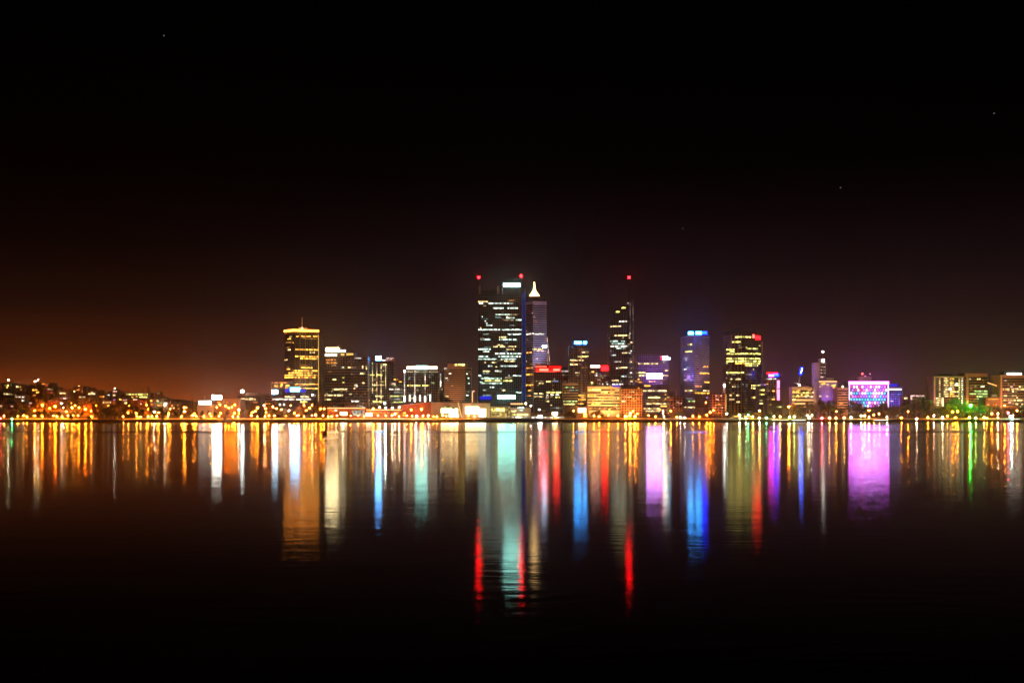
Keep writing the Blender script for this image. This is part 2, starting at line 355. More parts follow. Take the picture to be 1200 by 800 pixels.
# ------------------------------------------------------------------ buildings
class Building:
    """front: corners left to right as (photo column, metres away); depth: how far it runs back"""
    def __init__(s, name, label, front, ytop, depth=35, mat='curtain', cat='building', base=None, group=None, tops=None, seed=1, roof=True, body_name='body'):
        s.rng = random.Random(seed * 7919 + int(front[0][0]))
        s.pts = [(wx(p, d), d) for p, d in front]
        s.D = min(d for _, d in front)
        cx = sum(p[0] for p in s.pts) / len(s.pts); cy = sum(p[1] for p in s.pts) / len(s.pts)
        s.base = ground_z(cx, cy) - .3 if base is None else base
        s.loc = (cx, cy, s.base)
        s.root = empty(name, s.loc, label, cat, group)
        zt = wz(ytop, s.D); s.top = zt
        s.back = max(p[1] for p in s.pts) + depth
        ring = s.pts + [(s.pts[-1][0], s.back), (s.pts[0][0], s.back)]
        if tops:                               # sloping roofline, one row of the photo per front corner
            tz = [wz(t, d) for t, (p, d) in zip(tops, front)]
            tz = tz + [tz[-1], tz[0]]
            s.top = min(tz)
        else: tz = zt
        s.ring = ring
        b = MB(); b.prism(ring, s.base, tz); s.part(body_name, b, M[mat])
        s.faces = list(zip(s.pts, s.pts[1:]))
        s.side = (s.pts[-1], (s.pts[-1][0], s.back)) if cx < 0 else ((s.pts[0][0], s.back), s.pts[0])
        s.count = 0
        if roof and not tops:
            r = MB(); q = .25
            xs_ = [p[0] for p in ring]; ys_ = [p[1] for p in ring]
            mx, my = (min(xs_) + max(xs_)) / 2, (min(ys_) + max(ys_)) / 2
            big = [(p[0] + (q if p[0] > mx else -q), p[1] + (q if p[1] > my else -q)) for p in ring]
            r.prism(big, zt - .9, zt + .5); s.part('parapet', r, M['dark'] if mat in ('curtain', 'glass', 'dark') else M[mat])
    def part(s, name, mb, mat, parent=None): return mb.build(name, mat, parent or s.root, s.loc)
    def hit(s, px, face):
        (xa, da), (xb, db) = face; k = (px - 600) / F
        den = (xb - xa) - k * (db - da)
        return (k * da - xa) / den
    def slab(s, mb, face, t0, t1, z0, z1, out, inn=.05):
        (xa, da), (xb, db) = face
        L = math.hypot(xb - xa, db - da)
        n = ((db - da) / L, -(xb - xa) / L)
        a = (xa + t0 * (xb - xa), da + t0 * (db - da)); b = (xa + t1 * (xb - xa), da + t1 * (db - da))
        mb.prism([(a[0] + n[0] * out, a[1] + n[1] * out), (b[0] + n[0] * out, b[1] + n[1] * out),
                  (b[0] - n[0] * inn, b[1] - n[1] * inn), (a[0] - n[0] * inn, a[1] - n[1] * inn)], z0, z1)
    def panel(s, xa, xb, ya, yb, mat, name='lit_window', out=.22, parent=None):
        """a panel on the front between photo columns xa..xb and rows ya..yb"""
        mb = MB()
        for f in s.faces:
            t0, t1 = s.hit(xa, f), s.hit(xb, f)
            if t1 <= 0 or t0 >= 1: continue
            t0, t1 = max(0, t0), min(1, t1)
            if t1 - t0 < 1e-4: continue
            Dm = f[0][1] + (t0 + t1) / 2 * (f[1][1] - f[0][1])
            s.slab(mb, f, t0, t1, wz(yb, Dm), wz(ya, Dm), out)
        if mb.f: return s.part(name, mb, M[mat], parent)
    def lit(s, spec, h=1.35, out=.22):
        """rows of windows: (row, mat, xa, xb, xa, xb, ...)"""
        for row in spec:
            y, mat = row[0], row[1]
            for xa, xb in zip(row[2::2], row[3::2]): s.panel(xa, xb, y - h / 2, y + h / 2, mat, out=out)
        return s
    def sign(s, xa, xb, ya, yb, mat, name='sign', out=1.0):
        o = s.panel(xa - .3, xb + .3, ya - .3, yb + .3, 'darkmetal', name + '_frame', out - .35)
        return s.panel(xa, xb, ya, yb, mat, name, out, o)
    def bands(s, y0, y1, step, frac, mat='glass', name='window_band', out=.1):
        y = y0
        while y + step <= y1 + .01:
            s.panel(s_min(s), s_max(s), y + step * (1 - frac) / 2, y + step * (1 + frac) / 2, mat, name, out)
            y += step
        return s
    def scatter(s, y0, y1, n, mats, step=2.55, lo=1, hi=4, bay=2.4, side=.25, h=1.25):
        """n lit rooms here and there"""
        rng = s.rng
        for i in range(n):
            onside = rng.random() < side
            f = s.side if onside else rng.choice(s.faces)
            L = math.hypot(f[1][0] - f[0][0], f[1][1] - f[0][1])
            nb = max(1, int((L - 1) / bay))
            ln = min(nb, rng.choice([lo] * 3 + list(range(lo, hi + 1))))
            st = rng.randint(0, nb - ln)
            rows = max(1, int((y1 - y0) / step)); r = rng.randint(0, rows - 1)
            y = y0 + (r + .5) * step
            a = (.5 + st * bay + .15) / L; b = (.5 + (st + ln) * bay - .15) / L
            mb = MB(); s.slab(mb, f, a, min(b, 1), wz(y + h / 2, s.D), wz(y - h / 2, s.D), .15)
            s.part('lit_window', mb, M[rng.choice(mats)])
        return s
    def vstrip(s, x, ya, yb, w, mat, name='light_strip', out=.5):
        return s.panel(x - w / 2, x + w / 2, ya, yb, mat, name, out)
    def roofbox(s, xa, xb, ytop, mat, name='plant_room', inset=4, depth=14, zb=None):
        mb = MB(); D = s.D + inset
        mb.box(wx(xa, D), wx(xb, D), D, D + depth, (s.top if zb is None else zb) - .2, wz(ytop, D)); return s.part(name, mb, M[mat])
    def mast(s, x, ya, yb, r=.35, mat='metal', name='mast', inset=6, top=None):
        mb = MB(); D = s.D + inset
        mb.bar((wx(x, D), D, wz(yb, D) - 1), (wx(top if top else x, D), D, wz(ya, D)), r, r * .5); return s.part(name, mb, M[mat])
    def lamp(s, x, y, r, mat, name='roof_lamp', inset=6, sz=1.0, stalk=True):
        D = s.D + inset
        mb = MB(); mb.ball((wx(x, D), D, wz(y, D)), r, sz=sz); o = s.part(name, mb, M[mat])
        if stalk and wz(y, D) - r > s.top:
            mb = MB(); mb.bar((wx(x, D), D, s.top - .3), (wx(x, D), D, wz(y, D) - r * .8), .22); s.part('lamp_post', mb, M['darkmetal'])
        return o
    def flood(s, x, y0, y1, col, watt, dist=26, spread=60, dx=0):
        """floodlight fixed at the foot of the facade, thrown up the wall"""
        D = s.D - dist
        l = bpy.data.lights.new('floodlight', 'SPOT'); l.energy = watt; l.color = col; l.spot_size = R(spread); l.spot_blend = .8; l.shadow_soft_size = .6
        o = bpy.data.objects.new('floodlight', l); COL.objects.link(o); o.parent = s.root
        p = Vector((wx(x + dx, D), D, wz(y0, D))); q = Vector((wx(x, s.D), s.D, wz(y1, s.D)))
        o.location = p - Vector(s.loc); o.rotation_euler = (q - p).to_track_quat('-Z', 'Y').to_euler()
def s_min(b): return 600 + b.pts[0][0] / b.pts[0][1] * F - .2
def s_max(b): return 600 + b.pts[-1][0] / b.pts[-1][1] * F + .2

# --- the spired amber tower
b = Building('office_tower', 'tall amber tower with thin spire and glowing roof edge', [(333.5, 1640), (345, 1622), (373.5, 1634)], 389, 38, 'grid_orange', seed=1)
b.bands(392, 468, 2.62, .55, 'glass')
for x in (351.5, 358, 364.5): b.vstrip(x, 391, 469, .45, 'concrete', 'pier', .35)
b.lit([(394, 'w_amber', 347, 350, 353, 364, 367, 372), (396.6, 'w_amber_dim', 352, 372), (409.6, 'w_amber', 346, 372.6), (413, 'w_cream', 363, 369), (417.6, 'w_amber', 346, 372.5),
       (420.2, 'w_amber', 352, 372.5), (428, 'w_amber_dim', 352, 364), (430.7, 'w_amber', 352, 366), (434.2, 'w_amber', 343, 372), (436.8, 'w_amber', 338, 366), (439.4, 'w_amber', 333.6, 372.6),
       (442, 'w_amber', 333.6, 370), (450, 'w_amber', 343, 372.6), (455, 'w_amber', 351, 372.6), (460, 'w_amber_dim', 350, 370)], h=1.5)
b.lit([(397, 'w_amber', 337, 341), (394.6, 'w_cream', 339.5, 342), (409.8, 'w_cream', 337.5, 340.5), (421.5, 'w_cream', 333.6, 337), (401, 'w_amber_dim', 335, 344)])
b.scatter(395, 460, 16, ['w_amber', 'w_amber_dim', 'w_amber_dim'], side=.3)
b.panel(333, 374, 386.2, 388.6, 's_amber', 'light_crown', 1.2); b.vstrip(373.1, 392, 470, .5, 's_yellowstrip', 'corner_light', .4)
b.mast(354, 371.5, 389, 1.1, 'white', 'spire'); b.roofbox(350, 359, 383.5, 'cream', 'spire_base', 5, 8)
b.lamp(354, 384.5, .8, 's_gold', 'spire_lamp', -1, stalk=False)
b.flood(354, 478, 425, (1, .5, .18), 2.2e5)

b = Building('office_block', 'plain grey-brown slab right of the amber tower', [(374.6, 1660), (380, 1660)], 430, 30, 'brown', seed=2)
b.scatter(434, 470, 4, ['w_amber_dim'], side=0)

# --- the stepped tower with cream sign
b = Building('office_tower', 'dark stepped tower with two bright cream signs near its roof', [(380.5, 1560), (403, 1555), (431, 1562)], 418, 32, 'curtain_warm', seed=3)
b.roofbox(381, 400, 406.5, 'dark', 'upper_storey', 1, 20); b.roofbox(400, 416, 412.5, 'dark', 'middle_storey', 3, 18)
b.roofbox(396.5, 397.4, 403.5, 'metal', 'roof_flue', 4, 2)
# signs stand on the upper storeys, in front of their walls
for xa, xb, ya, yb, mt in ((382, 397, 407.4, 411.6, 's_cream'), (397, 405, 410, 412, 's_cream2'), (381, 394.5, 414.6, 417, 's_cream2'), (399.5, 403.5, 414.2, 416.4, 's_yellowstrip'), (406, 414, 413.8, 416, 's_yellowstrip')):
    mb = MB(); D = b.D - .3
    mb.box(wx(xa, D), wx(xb, D), D - .4, D + .4, wz(yb, D), wz(ya, D)); b.part('sign', mb, M[mt])
b.bands(432, 474, 3.3, .5, 'glass')
b.lit([(421.5, 'w_orange', 382.5, 386, 387, 390, 391, 394), (425, 'w_orange', 382.5, 386, 387, 390, 391, 394), (419.4, 'w_white', 415.5, 423.5), (444.6, 'w_cream', 389, 394),
       (456, 'w_cream', 389.5, 407), (463, 'w_cream', 380.6, 402), (468, 'w_cream', 380.6, 388), (437.6, 'w_cream', 422, 428), (470, 'w_white', 412, 421), (430.6, 'w_teal', 400, 403), (442.5, 'w_yellow', 401, 403.4),
       (448, 'w_yellow', 401, 403.4), (461.7, 'w_cream', 409.5, 412.5), (448.5, 'w_cream', 424, 427), (452.5, 'w_white', 415.5, 419), (455, 'w_cream', 414.5, 417)], h=1.5)
b.panel(424.2, 425.8, 428.4, 432.5, 'w_cream'); b.panel(428.7, 430.2, 428.4, 432.5, 'w_cream')
b.scatter(424, 474, 34, ['w_cream', 'w_cream_dim', 'w_cream_dim', 'w_amber_dim', 'w_yellow_dim'], hi=3)

# --- the blue-lamp tower
b = Building('office_tower', 'dark tower with brilliant blue-white roof lamp and vertical light lines', [(433, 1590), (460.5, 1590)], 424, 28, 'curtain', seed=4)
b.roofbox(452.5, 462, 418.6, 'salmon', 'plant_room', 2); b.panel(453, 462, 419, 421.2, 'w_pink', 'lit_parapet', -1.8)
b.sign(440.3, 446.8, 417.2, 422, 's_bluewhite', 'roof_lamp', .4)
for x, a, c in ((436.5, 424, 461), (441.6, 426, 473), (446.6, 426, 473), (452, 426, 456)): b.vstrip(x, a, c, .45, 'w_cream', 'light_strip')
b.lit([(422, 'w_white', 447.5, 452), (427, 'w_cream', 448.5, 453), (439.2, 'w_yellow', 434, 439, 441.6, 448), (451, 'w_cream', 438, 450.5), (464, 'w_cream', 440, 449.5), (470.5, 'w_yellow', 437, 450), (456, 'w_cream_dim', 434, 437)])
b.scatter(428, 474, 16, ['w_cream_dim', 'w_yellow_dim', 'w_cream'], hi=3)

b = Building('office_block', 'low dark block with greenish lit floors beside the white-columned tower', [(456, 1540), (475, 1540)], 446, 30, 'curtain', seed=5)
b.roofbox(459, 466, 442.5, 'dark')
b.lit([(444.6, 'w_amber', 461.5, 466.5), (449.4, 'w_pink', 458.5, 463.5), (447, 'w_amber', 467.5, 470.5), (456, 'w_white', 456.2, 461, 463, 468), (464, 'w_green', 457, 474), (467.5, 'w_teal_dim', 458, 470), (471, 'w_green', 460, 472), (460, 'w_teal_dim', 460, 472)])
b.scatter(450, 474, 8, ['w_teal_dim', 'w_cream_dim', 'w_green'], hi=3)

# --- white light columns
b = Building('office_tower', 'dark tower with white roof light bar and tall white light columns', [(473, 1530), (514, 1530)], 433, 32, 'curtain', seed=6)
b.sign(476.5, 512.5, 429, 432.6, 's_strip', 'light_bar', .5); b.panel(487, 501, 428.6, 432.2, 's_tealwhite', 'roof_sign', 1.1)
for x in (474.2, 486.2, 498.2):
    b.vstrip(x, 434, 464, .75, 'w_colwhite', 'light_column'); b.vstrip(x, 464, 470.5, 1.9, 's_stripw', 'column_flare', .8)
b.vstrip(474.2, 433.5, 436.5, 2.2, 's_stripw', 'column_cap', .8)
for x, a in ((480.2, 463), (492.2, 463), (504.2, 462)): b.vstrip(x, a, 470, 1.5, 's_strip', 'column_flare', .8)
b.lit([(451.6, 'w_yellow', 477.5, 493, 495, 503), (435.5, 'w_cream_dim', 476, 513), (466.5, 'w_cream', 482, 485), (457, 'w_white', 488, 490.5), (443.6, 'w_teal_dim', 478.4, 480.4), (448.5, 'w_green', 505, 509)])
b.scatter(438, 468, 12, ['w_teal_dim', 'w_cream_dim'], hi=3)

b = Building('office_block', 'narrow dark block with tall white stair light left of the brown banded block', [(514.6, 1580), (519.6, 1580)], 436, 26, 'dark', seed=7)
b.vstrip(516.3, 438, 453, 1.3, 'w_white', 'stair_window'); b.scatter(452, 470, 3, ['w_cream_dim'], side=0)

# --- brown banded
b = Building('office_tower', 'brown tower of many thin horizontal bands with yellow roof light', [(519.8, 1560), (545.5, 1552), (552, 1566)], 430, 30, 'brown', seed=8)
b.bands(432, 474, 2.35, .5, 'glass'); b.roofbox(524.5, 547, 426, 'brown', 'plant_room', 3, 20)
b.lit([(431.6, 'w_white', 521, 523.4), (437.6, 'w_white', 525.6, 529), (443, 'w_white', 521.6, 525), (464, 'w_cream', 522, 525.4), (452, 'w_amber_dim', 528.5, 531)])
b.lit([(438, 'w_teal', 546.4, 548), (443, 'w_teal', 548, 549.6), (449, 'w_teal', 548, 550), (459, 'w_teal_dim', 547, 550), (463, 'w_teal', 546.4, 549)])
mb = MB(); D = b.D + 2.7; mb.box(wx(532.5, D), wx(544.5, D), D - .3, D + .3, wz(428.3, D), wz(426.2, D)); b.part('light_bar', mb, M['w_yellow'])
b.scatter(434, 472, 8, ['w_amber_dim', 'w_teal_dim'], hi=2)
b.flood(533, 486, 452, (1, .42, .16), 2.6e5)

b = Building('office_block', 'small block with glowing orange stair light left of the tallest tower', [(552.6, 1500), (559, 1500)], 455, 25, 'brown', seed=9)
b.vstrip(553.6, 459, 471, .9, 's_striporange', 'stair_window'); b.panel(553, 556.6, 457.6, 459.2, 'w_pink')

# --- tallest dark tower
b = Building('office_tower', 'tallest dark tower with two red roof beacons and teal-white crown sign', [(560, 1620), (611.5, 1620)], 345, 40, 'curtain', seed=10)
b.roofbox(561, 563, 334.5, 'concrete', 'crown_frame', 1, 4); b.roofbox(582.5, 585, 334.5, 'concrete', 'crown_frame', 1, 4)
b.roofbox(561, 585, 339.5, 'dark', 'plant_room', 6, 24); b.roofbox(588, 611.3, 330, 'dark', 'crown_wall', 1, 26)
mb = MB(); D = b.D + .4; mb.box(wx(590, D), wx(609.5, D), D - .5, D + .5, wz(335.8, D), wz(332, D)); b.part('roof_sign', mb, M['s_tealwhite'])
mb = MB(); mb.box(wx(588.6, D), wx(589.2, D), D - .4, D + .5, wz(345, D), wz(330, D)); b.part('crown_light', mb, M['w_teal_dim'])
b.mast(561, 326, 345, .4, 'darkmetal', 'beacon_mast', 4); b.lamp(561, 325, 2.0, 's_redlamp', 'beacon', 4, stalk=False)
b.mast(610.6, 324, 332, .4, 'darkmetal', 'beacon_mast', 4); b.lamp(610.6, 323.3, 2.0, 's_redlamp', 'beacon', 4, stalk=False)
mb = MB(); D = b.D + 12
mb.box(wx(612, D), wx(616, D), D, D + 12, b.base, wz(338, D)); b.part('service_core', mb, M['dark'])
D = b.D + 11.8
for k in range(16):
    za, zb_ = wz(470 - k * 8.0, D), wz(464.4 - k * 8.0, D)
    mb = MB(); mb.bar((wx(612.3, D), D - .1, za), (wx(615.7, D), D - .1, wz(467 - k * 8.0 - 4, D)), .4, n=4); b.part('blue_brace', mb, M['s_bluestrip'])
for x in (612.3, 615.6):
    mb = MB(); mb.box(wx(x, D) - .25, wx(x, D) + .25, D - .35, D + .1, wz(470, D), wz(342, D)); b.part('blue_edge_light', mb, M['s_bluestrip'])
b.lit([(353.4, 'w_cream', 560.4, 572), (355.4, 'w_cool', 561.5, 566, 572, 601), (352, 'w_amber_dim', 595, 603), (361, 'w_cool', 578, 590, 595, 607), (372.4, 'w_teal', 593, 603), (374.8, 'w_cool', 604.5, 611.2),
       (375, 'w_cream_dim', 590, 602), (371.8, 'w_teal_dim', 580, 587), (386.2, 'w_cool', 560.4, 586, 588, 611.2), (391.6, 'w_cool', 595, 611.2), (395, 'w_cream', 585, 594), (397.8, 'w_teal', 563, 575, 585, 605),
       (406, 'w_cream', 578, 583, 586, 592, 595, 605), (409, 'w_teal', 560.4, 575), (414.2, 'w_cool', 580, 592, 593, 611), (417.6, 'w_teal', 560.4, 572, 584, 610), (420.6, 'w_teal', 560.4, 582, 587, 605), (423, 'w_cream', 591, 604),
       (428.8, 'w_cool', 572, 577, 586, 607), (434.4, 'w_cool', 580, 587.5), (440, 'w_cool', 560.4, 564, 600.5, 611), (443.4, 'w_teal', 564, 588), (446, 'w_yellow', 568, 588, 590, 600), (449, 'w_teal', 563, 588), (453.6, 'w_cool', 574, 579),
       (457.2, 'w_cream', 588, 593), (459.6, 'w_cool', 604, 611), (457, 'w_teal', 566, 570), (463, 'w_teal_dim', 566, 576)], h=1.5)
b.scatter(357, 462, 52, ['w_teal', 'w_teal_dim', 'w_cool', 'w_cream_dim', 'w_teal_dim', 'w_cream'], hi=5, side=.1)
b.panel(562, 576, 464, 468, 's_blueglow', 'blue_light_panel', .6)
b.sign(583.5, 604, 463.2, 467.2, 's_teal', 'entrance_sign', 1.2)

# --- pyramid-topped striped tower
b = Building('office_tower', 'pale striped tower crowned by a golden floodlit pyramid', [(616.4, 1760), (624.5, 1740), (640.6, 1748)], 353, 32, 'mauve', seed=11)
b.bands(357, 474, 2.6, .52, 'glass')
D = b.D + 8
mb = MB(); mb.box(wx(620, D), wx(637.5, D), D, D + 18, b.top - .2, wz(347, D)); b.part('upper_storey', mb, M['dark'])
cxp = wx(626.3, D); mb = MB()
hw = wx(632, D) - cxp
for k, (w0, w1, ya, yb) in enumerate(((1.0, .85, 345.8, 344), (.78, .42, 344, 340.5), (.36, .2, 340.5, 336), (.19, .1, 336, 329.5))):
    za, zb_ = wz(ya, D) - .3, wz(yb, D)
    a, c = hw * w0, hw * w1; cy = D + 9
    mb.add([(cxp - a, cy - a, za), (cxp + a, cy - a, za), (cxp + a, cy + a, za), (cxp - a, cy + a, za), (cxp - c, cy - c, zb_), (cxp + c, cy - c, zb_), (cxp + c, cy + c, zb_), (cxp - c, cy + c, zb_)],
           [(0, 1, 5, 4), (1, 2, 6, 5), (2, 3, 7, 6), (3, 0, 4, 7), (4, 5, 6, 7)])
b.part('glowing_pyramid', mb, glow_mat('glowing_pyramid', (1, .6, .22), 6.5))  # floodlighting on the pyramid is put in as its own glow
b.lit([(391.2, 'w_white', 616.6, 637.5), (409, 'w_cream', 624, 636), (411, 'w_pink', 626, 639), (420, 'w_pink', 626, 630), (413, 'w_amber', 617, 623), (431, 'w_orange', 616.6, 624.5), (438.6, 'w_amber', 616.6, 624), (451, 'w_amber', 616.6, 624.5), (457.6, 'w_amber', 619, 623), (463.5, 'w_orange', 618, 622)], h=1.5)
b.panel(635.5, 640, 404.6, 407, 's_ice', 'cyan_lamp', .6)
b.scatter(360, 430, 16, ['w_pink', 'w_cream_dim', 'w_violet', 'w_amber_dim'], hi=3, side=.2); b.scatter(425, 470, 12, ['w_amber', 'w_amber_dim', 'w_orange'], hi=2, side=0)
b.flood(633, 470, 375, (1, .8, .85), 8.5e5, dist=40, spread=50); b.flood(633, 440, 405, (.08, .2, 1), 1.3e5, dist=26, spread=60); b.flood(619, 476, 420, (1, .5, .2), 1.2e5, dist=20)
mb = MB(); D = b.D + 4
mb.bar((wx(645, D), D, wz(433, D)), (wx(641.2, D), D, wz(395, D)), .55, .3); mb.bar((wx(642, D), D, wz(433, D)), (wx(641.2, D), D, wz(395, D)), .4, .3); b.part('lit_strut', mb, M['w_pink'])

# --- red-signed block
b = Building('office_block', 'dark block with long glowing red sign along its roof', [(625.5, 1560), (659.5, 1560)], 436, 35, 'curtain', seed=12)
b.roofbox(627, 658, 427, 'dark', 'roof_screen', 1.2, 20)
D = b.D + .8
for xa, xb, ya, yb, mt in ((627.5, 640.5, 428.6, 430.3, 's_redlow'), (632, 642.6, 432.0, 434.4, 's_redhot'), (648.4, 656, 432.0, 434.4, 's_redhot'), (627.5, 651, 435, 436.6, 's_redlow'), (643, 658, 428.4, 431.2, 's_reddim'), (644, 647.6, 431.8, 434.6, 's_reddim'), (627.5, 631, 431.2, 434.2, 's_reddim'), (652, 658, 435, 436.8, 's_reddim')):
    mb = MB(); mb.box(wx(xa, D), wx(xb, D), D - .5, D + .5, wz(yb, D), wz(ya, D)); b.part('red_sign', mb, M[mt])
b.lit([(447, 'w_cream', 640, 645), (449, 'w_cream', 631.5, 637), (446.6, 'w_blue', 649, 654), (461, 'w_cream', 626, 630, 632, 637), (464.6, 'w_cream', 626, 630, 632, 637, 640, 643, 645, 648), (459.6, 'w_yellow', 640, 659), (462.4, 'w_white', 640, 643, 645, 649, 651, 655), (465.4, 'w_yellow', 651, 656), (470, 'w_cream', 639, 643.5), (478, 'w_teal_dim', 645, 659)])
b.scatter(440, 478, 18, ['w_cream_dim', 'w_cream', 'w_yellow_dim'], hi=3)
b = Building('office_block', 'low block with three yellow-green lit floors under the red-signed block', [(660, 1500), (677.5, 1500)], 449, 26, 'concrete', seed=13)
b.bands(451, 476, 3.1, .55, 'glass')
b.lit([(453.8, 'w_green', 661, 672), (470, 'w_green', 660.4, 677), (473.4, 'w_yellow', 660.4, 674), (457, 'w_teal_dim', 668, 677), (460, 'w_yellow_dim', 661, 668)])
b = Building('office_block', 'dim block with low white sign between red and cyan signs', [(657, 1640), (671, 1640)], 431, 26, 'dark', seed=14)
b.panel(658.2, 665.5, 434, 435.6, 'w_white', 'sign', .5); b.scatter(438, 450, 4, ['w_cream_dim'], side=0)

# --- cyan-signed tower
b = Building('office_tower', 'narrow dark tower with two cyan-blue roof signs and cream lit floors', [(667, 1600), (690, 1600)], 405, 28, 'curtain_warm', seed=15)
b.roofbox(671, 689.5, 399, 'dark', 'crown_wall', 1.2, 18)
D = b.D + .8
for xa, xb in ((673.2, 681.4), (683.6, 687.4)):
    mb = MB(); mb.box(wx(xa, D), wx(xb, D), D - .5, D + .5, wz(403, D), wz(399.8, D)); b.part('cyan_sign', mb, M['s_cyan'])
for x in (672.5, 681.6, 686.5): b.vstrip(x, 407, 476, .6, 'concrete', 'pier', .35)
b.lit([(412.6, 'w_cream', 681, 689.6), (417.6, 'w_yellow', 677, 689.6), (422, 'w_cream', 668, 684), (427, 'w_cream', 668, 677), (409.4, 'w_amber_dim', 678, 684), (436.6, 'w_cream', 674, 679), (463, 'w_amber', 678, 690), (468, 'w_amber', 678, 690), (473, 'w_amber', 676, 684), (430.6, 'w_amber_dim', 680, 688)])
b.scatter(408, 474, 26, ['w_amber_dim', 'w_cream_dim', 'w_amber', 'w_cream_dim'], hi=3)
b.flood(680, 486, 450, (1, .5, .2), 1.0e5)

b = Building('office_block', 'mid-height block with pinkish white and red roof signs', [(690.6, 1650), (713.5, 1650)], 434, 28, 'curtain_warm', seed=16)
b.sign(692, 703, 427.8, 430.6, 's_pinkwhite', 'white_sign', .6); b.sign(704.8, 712.4, 428.4, 434.4, 's_red', 'red_sign', .6)
b.lit([(435.6, 'w_amber', 692.5, 696), (448, 'w_yellow', 692.5, 695), (450.4, 'w_yellow', 693, 695), (441, 'w_cream_dim', 698, 706)]); b.scatter(436, 452, 16, ['w_white', 'w_cream_dim', 'w_teal_dim'], hi=2)
b.flood(696, 470, 442, (1, .4, .3), 6e4)

# --- slant-topped tower
b = Building('office_tower', 'dark tower with slanted roof, mast and red beacon', [(714.4, 1640), (735.6, 1634), (742.4, 1648)], 352, 34, 'curtain', tops=[378, 353.5, 350], seed=17)
b.mast(737.2, 326, 352, .5, 'darkmetal', 'mast', 10); b.lamp(737.2, 325, 2.0, 's_redlamp', 'beacon', 10, stalk=False)
for x in (738.4, 741.8): b.vstrip(x, 354, 455, .4, 'w_pink_dim', 'edge_light', .3)
b.lit([(350.8 + 4.4, 'w_white', 735, 736.4), (360.6, 'w_yellow', 728.5, 733), (365.2, 'w_yellow', 721.6, 726), (376.6, 'w_white', 725.5, 735), (382.4, 'w_cream', 714.6, 728), (393, 'w_cream', 720, 735), (399.6, 'w_teal', 715, 724, 728, 732), (402.6, 'w_teal', 717, 733),
       (405.6, 'w_white', 714.6, 735), (408, 'w_teal', 722, 728, 730, 733), (413.4, 'w_cream', 729, 735), (423.6, 'w_white', 725, 727.8), (430.6, 'w_cream', 725, 735.4), (445.6, 'w_cream', 717, 725), (450, 'w_white', 717.6, 730), (441, 'w_teal', 728, 734)], h=1.5)
b.scatter(384, 458, 34, ['w_teal_dim', 'w_teal', 'w_cream_dim', 'w_cream', 'w_white'], hi=3, side=.1)

# --- orange office block and grid block
b = Building('office_block', 'broad orange floodlit office block with yellow lit floors', [(688.4, 1470), (727.2, 1470)], 453, 30, 'cream', seed=18)
b.bands(455, 484, 3.3, .52, 'glass'); b.roofbox(692, 704, 450.5, 'dark')
b.lit([(456.6, 'w_yellow', 688.8, 704), (459.4, 'w_yellow', 704, 712), (463.4, 'w_amber', 689, 700), (466.6, 'w_orange', 702, 712), (456.6, 'w_green', 721, 727), (466.4, 'w_green', 720, 726), (473.4, 'w_amber', 693, 704), (470, 'w_amber_dim', 689, 700), (478, 'w_amber_dim', 690, 722), (460, 'w_amber', 715, 720), (474.6, 'w_green', 722, 726), (463, 'w_amber_dim', 713, 720)], h=1.6)
b.scatter(455, 482, 16, ['w_amber', 'w_amber_dim', 'w_yellow_dim', 'w_orange'], hi=4, step=3.3, side=.1)
b.panel(718, 726.5, 450.8, 453.4, 's_blueglow', 'blue_roof_light', .4)
for x in (698, 716): b.flood(x, 487, 468, (1, .45, .12), 2.2e5, dist=30, spread=90)
b = Building('office_block', 'orange-red floodlit block with small square window grid', [(728, 1440), (752.4, 1440)], 456, 28, 'grid_orange', seed=19)
b.lit([(459, 'w_cream', 738, 743), (464.8, 'w_cream', 728.6, 740), (470, 'w_cream', 728.6, 733), (461.6, 'w_orange', 745, 751)]); b.scatter(458, 482, 14, ['w_orange', 'w_amber', 'w_amber_dim'], hi=2, side=0)
b.roofbox(730, 747, 452.6, 'dark', 'roof_pavilion', 3, 16)
b.flood(740, 488, 466, (1, .28, .06), 2.6e5, dist=30, spread=95)

# --- purple-signed block
b = Building('office_tower', 'violet-tinted tower with intense purple sign across its middle', [(747, 1600), (783.6, 1600)], 416, 32, 'grid_mauve', seed=20)
b.sign(757.6, 776, 437.6, 443.4, 's_violetwhite', 'purple_sign', 1.6)
b.sign(776.6, 782.4, 417.6, 421.6, 's_white', 'roof_sign', .8); b.panel(774.6, 776.4, 418, 421, 's_red', 'red_sign', .8)
b.lamp(784.6, 420, 1.4, 's_ice', 'corner_lamp', -1, stalk=False); b.panel(776.8, 779.6, 423, 425, 'w_white')
b.lit([(426, 'w_cream', 748, 771), (434, 'w_cream', 779, 783), (436.6, 'w_yellow', 748, 756.6), (440, 'w_cream', 748, 757, 776.4, 783.4), (431.6, 'w_violet', 760, 772), (447.6, 'w_orange', 748, 752.6), (419, 'w_blue', 748, 749.4),
       (457.8, 'w_cream', 753.6, 781), (465.6, 'w_yellow', 759, 774), (473, 'w_cream', 757, 781), (475.8, 'w_amber', 774, 781), (478.6, 'w_cream', 754, 774), (481.4, 'w_cream', 757, 773), (469, 'w_amber_dim', 756, 780), (462, 'w_amber', 749, 753)], h=1.5)
b.scatter(443, 482, 22, ['w_amber', 'w_cream_dim', 'w_violet', 'w_amber_dim'], hi=4, side=.05)
b.flood(765, 452, 430, (.4, .12, 1), .5e5, dist=18, spread=110)

